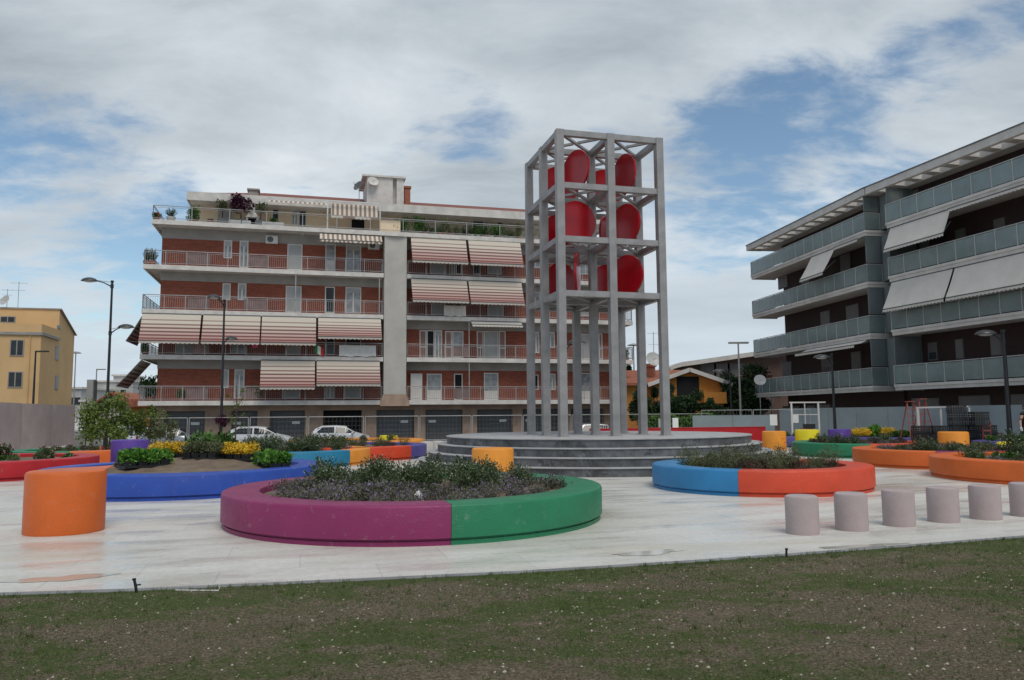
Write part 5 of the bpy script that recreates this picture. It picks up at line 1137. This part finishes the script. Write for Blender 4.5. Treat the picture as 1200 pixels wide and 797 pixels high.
# ------------------------------------------------------------ lamps
def arm_head(root, side, z, reach, droop=.12, s=1.0, ang=0.0):
    c, sn = math.cos(ang), math.sin(ang); q = lambda x, zz: (x * c, x * sn, zz)
    a = MB(); a.tube([q(0, z - .25), q(side * reach * .35, z - .02), q(side * reach * .75, z + droop)], [.035, .03, .025], 8); a.bar(q(0, z + .0), q(side * reach * .7, z + droop), .02); a.tube([(0, 0, z - .32), (0, 0, z - .1)], .085, 10)
    ao = a.build('arm', 'black_metal', root); h = MB(); h.lathe([(.001, .16 * s), (.12 * s, .15 * s), (.26 * s, .09 * s), (.34 * s, 0), (.35 * s, -.03 * s), (.30 * s, -.035 * s), (.001, -.04 * s)], 24, sx=1.25)
    ho = h.build('lamp_head', 'lamp_grey', ao, smooth=True); ho.location = q(side * reach, z + droop); ho.rotation_euler = (0, 0, ang)
    l = MB(); l.lathe([(.24 * s, -.042 * s), (.16 * s, -.09 * s), (.001, -.11 * s)], 20, sx=1.25); l.build('lens', 'plastic_grey', ho, smooth=True)
mat('lamp_grey', (.045, .05, .05), .4, .1, 4)
def lamp(px, Z, ytop, arms, label, rad=.075, base=0.0, group='black street lamps round the plaza'):
    p = atY(px, 500, Z); root = empty('street_lamp', (p.x, Z, base)); tag(root, label, 'street lamp', group); h = atY(px, ytop, Z).z - base
    b = MB(); b.tube([(0, 0, 0), (0, 0, h * .35), (0, 0, h)], [rad * 1.25, rad, rad * .7], 12); b.tube([(0, 0, h - .06), (0, 0, h + .05)], rad * 1.1, 10); b.tube([(0, 0, 0), (0, 0, .5)], rad * 1.7, 12)
    b.build('pole', 'black_metal', root, smooth=True)
    for side, yy, reach, ang in arms: arm_head(root, side, atY(px, yy, Z).z - base, reach, ang=ang)
    return root
lamp(124.5, 42, 330, [(-1, 331, 1.25, 0), (1, 386, .85, 0)], 'tall black street lamp with two arms left of the brick block')
lamp(259, 45, 352, [(-1, 354, 1.1, R(80)), (1, 398, .9, R(80))], 'tall black street lamp in front of the striped awnings of the brick block')
lamp(664, 36, 402, [(1, 404.5, .55, 0)], 'black street lamp almost hidden behind the front tower post')
lamp(857.5, 55, 433, [(-1, 437, .8, 0)], 'black street lamp before the large dark trees right of the tower')
lamp(978.5, 42, 415, [(-1, 421, .55, 0)], 'black street lamp before the modern building, behind the purple drum')
lamp(1183, 33, 388, [(-1, 394, .75, 0)], 'black street lamp near the right edge with a dark net at its foot', .09)
def pole_lamp(px, Z, ytop, kind, label, m='rail_grey', base=-.5):
    p = atY(px, 500, Z); h = atY(px, ytop, Z).z - base; root = empty('pole_lamp', (p.x, Z, base)); tag(root, label, 'street lamp', 'slim pole lamps far off')
    MB().tube([(0, 0, 0), (0, 0, h)], [.1, .055], 8).build('pole', m, root); b = MB()
    if kind == 'T': b.box(-.7, .75, -.12, .12, h - .05, h + .08)
    elif kind == 'R': b.box(0, .9, -.1, .1, h - .05, h + .05)
    elif kind == 'L': b.box(-.9, .0, -.1, .1, h - .05, h + .05)
    else: b.lathe([(.001, h + .22), (.45, h + .12), (.62, h), (.001, h - .05)], 16)
    b.build('lamp_head', m, root); return root
pole_lamp(868.5, 57, 402, 'T', 'tall slim grey pole lamp left of the modern building')
pole_lamp(744.5, 75, 405, 'M', 'far pole lamp with a mushroom head at the right end of the brick block')
pole_lamp(85, 90, 414, 'M', 'far pole lamp with a mushroom head beside the yellow house')
pole_lamp(110.5, 80, 433, 'R', 'far slim lamp above the concrete pier at left')
pole_lamp(37.5, 55, 412, 'R', 'slim dark lamp standing before the yellow house', 'black_metal')

# ------------------------------------------------------------ fences and hoarding
def mesh_fence(P0, P1, h, label, base=-.02, m='rail_grey'):
    P0 = Vector(P0); P1 = Vector(P1); d = P1 - P0; Ln = d.length; root = empty('mesh_fence', (P0.x, P0.y, base), math.atan2(d.y, d.x)); tag(root, label, 'fence')
    n = max(1, round(Ln / 3.4)); w = Ln / n
    for i in range(n):
        b = MB(); x0_, x1_ = i * w + .05, (i + 1) * w - .05
        for z in (.12, h): b.tube([(x0_, 0, z), (x1_, 0, z)], .024, 6)
        for x in (x0_, x1_): b.tube([(x, 0, 0), (x, 0, h)], .024, 6)
        k = int(w / .22)
        for q in range(1, k): x = x0_ + (x1_ - x0_) * q / k; b.bar((x, 0, .12), (x, 0, h), .0035)
        for q in range(1, 6): b.bar((x0_, 0, h * q / 6), (x1_, 0, h * q / 6), .0035)
        b.build('fence_panel', m, root)
        f = MB(); f.box(x0_ - .2, x0_ + .12, -.3, .3, 0, .12); f.build('foot_block', 'plaster_grey', root)
    return root
G2 = lambda lx, ly: (gx * lx + gy * ly)
mesh_fence(G2(-9.5, 47.6), G2(26.5, 47.6), 1.58, 'long temporary mesh fence along the kerb before the garages')
mesh_fence((12.2, 50.8), (17.2, 45.2), 1.8, 'temporary mesh fence panels before the grey hoarding right of the red wall')
def hoard(P0, P1, h, label, m='hoarding', base=-.1):
    P0 = Vector(P0); P1 = Vector(P1); d = P1 - P0; Ln = d.length; root = empty('site_hoarding', (P0.x, P0.y, base), math.atan2(d.y, d.x)); tag(root, label, 'hoarding')
    n = max(1, round(Ln / 2.4)); w = Ln / n
    for i in range(n):
        b = MB(); b.box(i * w + .012, (i + 1) * w - .012, 0, .03, 0, h)
        for z in (.4, h - .4): b.box(i * w + .02, (i + 1) * w - .02, .03, .07, z, z + .06)
        b.build('panel', m, root)
    return root
hoard((17.0, 50.0), (22.6, 29.2), 1.95, 'long grey blue site hoarding in front of the modern building')
hoard((12.0, 52.4), (16.8, 50.3), 1.55, 'lower pale hoarding panels left end, behind the red wall', 'hoarding')
def sheet(pa, pb, ya, yb, Z, label, m='white_sign', nm_='white_notice'):
    a = atY(pa, ya, Z); b = atY(pb, yb, Z); root = empty(nm_, (a.x, Z, b.z)); tag(root, label, 'sign'); MB().box(0, b.x - a.x, -.012, 0, 0, a.z - b.z).build('sheet', m, root)
    MB().box(-.02, b.x - a.x + .02, .001, .02, a.z - b.z - .03, a.z - b.z + .02).build('batten', 'rail_grey', root); return root
sheet(902, 911, 486, 498.5, 46.3, 'larger blank white notice on the mesh fence above the orange drum')
sheet(929, 936, 485.5, 495.5, 43.5, 'smaller blank white notice inside the white metal portal')
sheet(771.5, 776, 491, 501, 50, 'small grey board on the fence between the right tower posts', 'roller_blind')
sheet(788, 795, 490, 501, 49.8, 'white board on the fence right of the last tower post')
po = empty('metal_portal', (atY(927.5, 480, 42.5).x, 42.5, 0)); tag(po, 'white metal site portal frame behind the yellow drum', 'frame')
hp = atY(940, 472.5, 42.5).z; xw = atY(959, 480, 42.5).x - po.location.x
for x in (0, xw * .7, xw): MB().bar((x, 0 if x != xw * .7 else .8, 0), (x, 0 if x != xw * .7 else .8, hp), .08 if x != xw * .7 else .05).build('upright', 'white_frame', po)
MB().bar((-.1, 0, hp + .04), (xw + .4, 0, hp + .04), .07).build('top_bar', 'white_frame', po); MB().bar((.06, 0, hp - .62), (xw - .06, 0, hp - .62), .04).build('cross_bar', 'white_frame', po)
g0 = atY(1075.5, 490, 31.6); gf = empty('goal_frame', (g0.x, 31.6, 0)); tag(gf, 'pale goal shaped metal frame behind the black crates', 'frame')
hp = 1.72; xw = atY(1136, 490, 30.9).x - g0.x
MB().bar((0, 0, 0), (0, 0, hp), .1).build('upright', 'plastic_grey', gf); MB().bar((xw * .46, -.3, 0), (xw * .46, -.3, hp), .07).build('upright', 'plastic_grey', gf); MB().bar((xw, -.7, 0), (xw, -.7, hp + .02), .07).build('upright', 'plastic_grey', gf)
MB().bar((-.05, 0, hp + .03), (xw, -.7, hp + .06), .06).build('top_bar', 'plastic_grey', gf)

# ------------------------------------------------------------ crates, net, ladders
def crate_mesh(w=.6, d=.4, h=.26, seed=0):
    b = MB(); t = .02
    b.box(-w / 2, w / 2, -d / 2, d / 2, 0, .02)
    for sy in (-1, 1):
        y0_, y1_ = sorted((sy * d / 2, sy * (d / 2 - t)))
        for z in (.03, .10, .17): b.box(-w / 2, w / 2, y0_, y1_, z, z + .045)
        b.box(-w / 2, w / 2, y0_, y1_, h - .035, h)
        for k in range(7): x = -w / 2 + w * k / 6; b.box(max(-w / 2, x - .012), min(w / 2, x + .012), y0_ - .002 * sy, y1_ - .002 * sy, .02, h - .03)
    for sx in (-1, 1):
        x0_, x1_ = sorted((sx * w / 2, sx * (w / 2 - t)))
        for z in (.03, .10, .17, h - .04): b.box(x0_, x1_, -d / 2 + t, d / 2 - t, z, z + .045 if z < .2 else h)
    return b
cr0 = None
def crates(px, Z, cols, n, txt, step=.64, z0=0.0):
    global cr0
    a = atY(px, 500, Z); r = random.Random(int(px))
    for c in range(cols):
        for k in range(n if isinstance(n, int) else n[c]):
            o = crate_mesh().build('plastic_crate', 'tray_black') if cr0 is None else cr0.copy()
            if cr0 is None: cr0 = o
            else: C.objects.link(o)
            o.location = (a.x + c * step, Z + r.uniform(-.03, .03), z0 + k * .262); o.rotation_euler = (0, 0, r.uniform(-.07, .07))
            tag(o, 'black plastic crate stacked ' + txt, 'crate', 'black crates stacked ' + txt)
crates(1079, 30.6, 2, [4, 4], 'left of the pale orange drum by the goal shaped frame')
crates(1122, 31.0, 1, 7, 'behind the right end of the pale orange drum', z0=0); crates(1141, 31.0, 2, [4, 4], 'right of the pale orange drum', .5)
c_ = atY(1130, 500, 30.7); 
for k in range(2):
    o = cr0.copy(); C.objects.link(o); o.location = (c_.x + .2, 30.5, 1.05 + k * .262 + .0); o.scale = (.95, 1, 1); o.location.z = k * .262 + 1.048; o.location.x = c_.x + .25; tag(o, 'black plastic crate, ' + ('lower' if k == 0 else 'topmost') + ' of the two bridging the tall and low stacks', 'crate')
    o.location.x = atY(1122, 500, 31).x + .58
rb = empty('red_trolley', (atY(1156.5, 500, 30.4).x, 30.4, 0)); tag(rb, 'narrow red hand trolley standing right of the black crate stacks', 'trolley')
b = MB(); hh = atY(1156, 494, 30.4).z
for x in (-.15, .15): b.tube([(x, .1, .1), (x, 0, hh)], .025, 6)
for k in range(5): b.bar((-.15, .08 - k * .015, .25 + k * (hh - .4) / 4), (.15, .08 - k * .015, .25 + k * (hh - .4) / 4), .09, .05)
b.build('frame', 'trestle_red', rb); MB().box(-.2, .2, -.28, .08, .03, .06).build('toe_plate', 'trestle_red', rb)
for s_ in (-1, 1):
    w_ = MB(); w_.tube([(s_ * .2, .12, .12), (s_ * .26, .12, .12)], .12, 16); w_.build('wheel', 'tyre', rb)
nh = empty('net_heap', (atY(1172, 500, 31.2).x, 31.2, 0)); tag(nh, 'crumpled heap of black netting at the foot of the right street lamp', 'netting')
b = MB(); r = random.Random(3); n = 26; vs = []
for j in range(n + 1):
    for i in range(n + 1):
        x = -1.1 + 2.2 * i / n; y = -.7 + 1.4 * j / n; e = max(0, 1 - (x / 1.1) ** 2) * max(0, 1 - (y / .7) ** 2)
        z = e ** .5 * (.45 + .35 * math.exp(-((x + .25) / .45) ** 2)) + .07 * math.sin(9 * x + 4 * y) * e + .05 * r.uniform(-1, 1) * e ** .5; vs.append((x, y, z))
b.add(vs, [(j * (n + 1) + i, j * (n + 1) + i + 1, (j + 1) * (n + 1) + i + 1, (j + 1) * (n + 1) + i) for j in range(n) for i in range(n)]); b.build('netting', 'net_black', nh)
def ladder(px, Z, ytop, label):
    a = atY(px, 500, Z); h = atY(px, ytop, Z).z; root = empty('step_ladder', (a.x, Z, 0), R(8)); tag(root, label, 'ladder', 'orange red step ladders')
    for s_ in (-1, 1):
        b = MB()
        for x in (-1, 1): b.bar((x * .33, s_ * .45, 0), (x * .13, 0, h), .035)
        if s_ < 0:
            for k in range(1, 7): t = k / 7; b.bar((-.33 + .2 * t, s_ * .45 * (1 - t), h * t), (.33 - .2 * t, s_ * .45 * (1 - t), h * t), .07, .03)
        b.build('ladder_side', 'trestle_red', root)
    MB().box(-.17, .17, -.1, .1, h, h + .03).build('top_platform', 'trestle_red', root)
ladder(1068, 31.9, 471, 'orange red step ladder left of the goal shaped frame'); ladder(1082, 32.2, 468, 'orange red step ladder inside the goal shaped frame')
tr_ = empty('portal_box', (atY(946, 500, 42).x, 42.0, 0)); tag(tr_, 'small red and dark machine on the ground inside the white portal', 'machine')
MB().box(-.3, .25, -.2, .2, .1, .75).build('housing', 'trestle_red', tr_); MB().box(-.15, .35, -.22, .22, .75, .98).build('top_cover', 'tray_black', tr_); MB().tube([(-.25, -.22, .1), (-.25, .22, .1)], .1, 12).tube([(.2, -.22, .1), (.2, .22, .1)], .1, 12).build('wheels', 'tyre', tr_)

# ------------------------------------------------------------ parked cars
def car(px, Z, paint, label, Ln=4.05, H=1.47, rz=0.0, flip=1):
    a = atY(px, 500, Z); root = empty('parked_car', (a.x, Z, -.5), rz + (0 if flip > 0 else math.pi)); tag(root, label, 'car', 'cars parked along the road')
    # stations along x: (x, half width, sill z, belt z, roof z, roof half width)
    hl = Ln / 2; st_ = [(-hl, .62, .42, .80, .80, .60), (-hl + .08, .76, .30, .92, .98, .66), (-hl + .35, .83, .22, .96, H - .16, .56), (-hl + .75, .86, .20, .96, H - .02, .60), (-.25, .87, .19, .95, H, .62), (.35, .87, .19, .94, H - .05, .60),
           (.85, .87, .19, .93, H - .33, .62), (1.15, .86, .20, .92, .97, .66), (hl - .45, .83, .21, .86, .88, .62), (hl - .1, .76, .26, .74, .77, .56), (hl, .66, .36, .58, .60, .5)]
    b = MB(); vs = []
    for x, w, z0, zb, zr, rw in st_:
        half = [(w * .92, z0), (w, z0 + .18), (w, (z0 + zb) / 2 + .05), (w * .97, zb), (rw + .02, max(zr - .06, zb)), (rw * .7, max(zr, zb + .001)), (0, max(zr + .015, zb + .002))]
        vs += [(x, -y, z) for y, z in half] + [(x, y, z) for y, z in half[-2::-1]]
    k = 13
    fs = [(i * k + j, (i + 1) * k + j, (i + 1) * k + j + 1, i * k + j + 1) for i in range(len(st_) - 1) for j in range(k - 1)] + [((i) * k + k - 1, (i + 1) * k + k - 1, (i + 1) * k, i * k) for i in range(len(st_) - 1)]
    fs += [tuple(range(k))[::1], tuple(range((len(st_) - 1) * k, len(st_) * k))[::-1]]
    b.add(vs, fs); body = b.build('body', paint, root, smooth=True)
    S_ = {round(s[0], 2): s for s in st_}
    def wp(i, s, t, off=.012):     # point on the glass band of station i, side s, height fraction t
        x, w, z0, zb, zr, rw = st_[i] if isinstance(i, int) else i
        return (x, s * ((w * .97) * (1 - t) + (rw + .02) * t + off), zb + (zr - .06 - zb) * t)
    def lerp_st(i, u): return tuple(p + (q - p) * u for p, q in zip(st_[int(i)], st_[int(i) + 1]))
    for s_ in (-1, 1):
        for (ia, ib) in ((2.35, 3.9), (4.0, 5.05), (5.12, 6.6)):
            g = MB(); na = [lerp_st(min(ia + (ib - ia) * q / 4, 9.99), (ia + (ib - ia) * q / 4) % 1) for q in range(5)]; vs = []
            for s in na: vs += [wp(s, s_, .06), wp(s, s_, .92)]
            g.add(vs, [(2 * q, 2 * q + 2, 2 * q + 3, 2 * q + 1) if s_ < 0 else (2 * q, 2 * q + 1, 2 * q + 3, 2 * q + 2) for q in range(4)]); g.build('side_window', 'car_glass', body)
    for i0, i1, nm2 in ((5, 7, 'windscreen'), (3, 1, 'rear_window')):
        g = MB(); vs = []
        for q in range(5):
            u = .12 + .76 * q / 4; i = i0 + (i1 - i0) * u; s = lerp_st(math.floor(i) if i < 10 else 9, i - math.floor(i)); rw = s[5] * .86; z = max(s[4], s[3]) + .022
            vs += [(s[0], -rw, z - .015), (s[0], 0, z + .012), (s[0], rw, z - .015)]
        g.add(vs, [(3 * q + c, 3 * q + 3 + c, 3 * q + 4 + c, 3 * q + 1 + c) for q in range(4) for c in (0, 1)]); g.build(nm2, 'car_glass', body)
    for x in (-hl + .75, hl - .78):
        for s_ in (-1, 1):
            t = MB(); t.lathe([(.19, -.1), (.29, -.1), (.31, -.06), (.31, .06), (.29, .1), (.19, .1)], 28); w_ = t.build('wheel', 'tyre', root, smooth=True); w_.location = (x, s_ * .79, .31); w_.rotation_euler = (R(90), 0, 0)
            q = MB(); q.lathe([(.001, -.07), (.06, -.09), (.19, -.05), (.19, .05), (.06, .09), (.001, .07)], 20); q.build('rim', 'rim', w_)
    for s_ in (-1, 1):
        MB().box(hl - .22, hl - .02, s_ * .6 - .13, s_ * .6 + .13, .62, .74).build('headlight', 'headlight', root); MB().box(-hl + .0, -hl + .13, s_ * .66 - .09, s_ * .66 + .09, .75, .95).build('tail_light', 'taillight', root)
        MB().box(.8, .95, s_ * .93 - .09, s_ * .93 + .09, .93, 1.05).build('wing_mirror', paint, root)
    return root
car(305, 51.5, 'car_white', 'white hatchback parked before the garages, left one of two', 4.1, rz=G * .5)
car(399, 53.5, 'car_white', 'white hatchback parked before the open dark garage', 3.9, rz=G * .5)
car(203, 49.5, 'car_silver', 'dark silver car parked at the left end of the brick block', 4.0, rz=G)
car(162, 52, 'car_white', 'white car half hidden behind the green bushes at left', 4.2, 1.6, rz=G * 2)
car(703, 53.5, 'car_silver', 'grey car seen between the tower posts above the red wall', 4.0, rz=G * .6)

# ------------------------------------------------------------ person at the right edge
def figure(loc, rz, h=1.78):
    k = h / 1.78; V = []; E_ = []; Rr = []
    def j(x, y, z, r, p=None):
        V.append((x * k, y * k, z * k)); Rr.append(r * k)
        if p is not None: E_.append((p, len(V) - 1))
        return len(V) - 1
    pel = j(0, 0, .96, .135); wa = j(0, .0, 1.10, .125, pel); ch = j(0, .0, 1.30, .145, wa); nk0 = j(0, .0, 1.46, .075, ch); nk = j(0, -.01, 1.53, .055, nk0); hd = j(0, -.02, 1.64, .085, nk); hd2 = j(0, -.02, 1.72, .075, hd)
    for s in (-1, 1):
        sh = j(s * .17, 0, 1.42, .062, ch); el = j(s * .29, .02, 1.15, .045, sh); wr = j(s * .37, -.06, .93, .032, el); hn = j(s * .385, -.08, .86, .035, wr)
        for f_ in range(4): a = j(s * .385 + (f_ - 1.5) * .012, -.10 + f_ * .018, .80, .010, hn); j(s * .38 + (f_ - 1.5) * .012, -.11 + f_ * .018, .76 + .005 * abs(f_ - 1.5), .009, a)
        th = j(s * .36, -.12, .84, .011, hn); j(s * .355, -.135, .80, .010, th)
        hp_ = j(s * .09, 0, .90, .10, pel); kn = j(s * .11, -.03, .50, .062, hp_); an = j(s * .12, .03, .09, .042, kn); j(s * .13, -.12, .04, .038, an)
    me = bpy.data.meshes.new('body'); me.from_pydata(V, E_, []); o = bpy.data.objects.new('person', me); C.objects.link(o); me.materials.append(M['skin'])
    md = o.modifiers.new('Skin', 'SKIN'); md.use_smooth_shade = True
    for i, r_ in enumerate(Rr): me.skin_vertices[0].data[i].radius = (r_, r_)
    me.skin_vertices[0].data[0].use_root = True
    o.modifiers.new('Sub', 'SUBSURF').levels = 2; o.modifiers['Sub'].render_levels = 2; o.location = loc; o.rotation_euler = (0, 0, rz)
    def cloth_(name, parts, m):
        b = MB()
        for pts, rr in parts: b.tube([tuple(c * k for c in p) for p in pts], [q * k for q in rr], 14)
        q = b.build(name, m, o, smooth=True); return q
    cloth_('shirt', [([(0, 0, .93), (0, 0, 1.10), (0, 0, 1.3), (0, 0, 1.42), (0, 0, 1.49)], [.165, .155, .18, .16, .07])] + [([(s * .10, 0, 1.43), (s * .18, 0, 1.42), (s * .26, .01, 1.22)], [.09, .085, .066]) for s in (-1, 1)], 'shirt_black')
    cloth_('trousers', [([(0, 0, .86), (0, 0, .98)], [.165, .155])] + [([(s * .08, 0, .92), (s * .11, -.03, .50), (s * .12, .03, .10)], [.115, .085, .07]) for s in (-1, 1)], 'jeans')
    cloth_('shoe', [([(s * .12, .06, .05), (s * .13, -.06, .05), (s * .13, -.17, .04)], [.05, .055, .035]) for s in (-1,)], 'tyre'); cloth_('shoe', [([(.12, .06, .05), (.13, -.06, .05), (.13, -.17, .04)], [.05, .055, .035])], 'tyre')
    b = MB(); b.lathe([(.001, 1.80 * k), (.05 * k, 1.79 * k), (.088 * k, 1.74 * k), (.095 * k, 1.67 * k), (.085 * k, 1.60 * k)], 18, 0, None, -.35, math.pi + .35); b.lathe([(.001, 1.803 * k), (.06 * k, 1.79 * k), (.09 * k, 1.74 * k)], 18); b.build('hair', 'hair', o, smooth=True)
    for s in (-1, 1):
        e = MB(); e.lathe([(.001, .012), (.01, .006), (.012, 0), (.001, -.012)], 8); eo = e.build('eye', 'tyre', o); eo.location = (s * .03 * k, -.098 * k, 1.67 * k)
        e = MB(); e.lathe([(.001, .03), (.012, .02), (.014, 0), (.008, -.025), (.001, -.03)], 8); eo = e.build('ear', 'skin', o); eo.location = (s * .085 * k, -.01, 1.66 * k)
        g = MB(); g.tube([(s * .372 * k, -.062 * k, .93 * k), (s * .385 * k, -.08 * k, .86 * k), (s * .385 * k, -.09 * k, .80 * k)], [.036 * k, .044 * k, .035 * k], 10); g.build('glove', 'glove', o)
    b = MB(); b.tube([(0, -.095 * k, 1.67 * k), (0, -.125 * k, 1.63 * k), (0, -.1 * k, 1.62 * k)], [.008, .014, .01], 8); b.build('nose', 'skin', o)
    b = MB(); b.box(-.022 * k, .022 * k, -.1 * k, -.09 * k, 1.588 * k, 1.596 * k); b.build('mouth', 'trestle_red', o)
    return tag(o, 'person in a black T-shirt with white gloves cut by the right edge of the photo', 'person')
pp = atY(1203, 500, 30.2); figure((pp.x, 30.2, 0.0), R(20), 1.84)
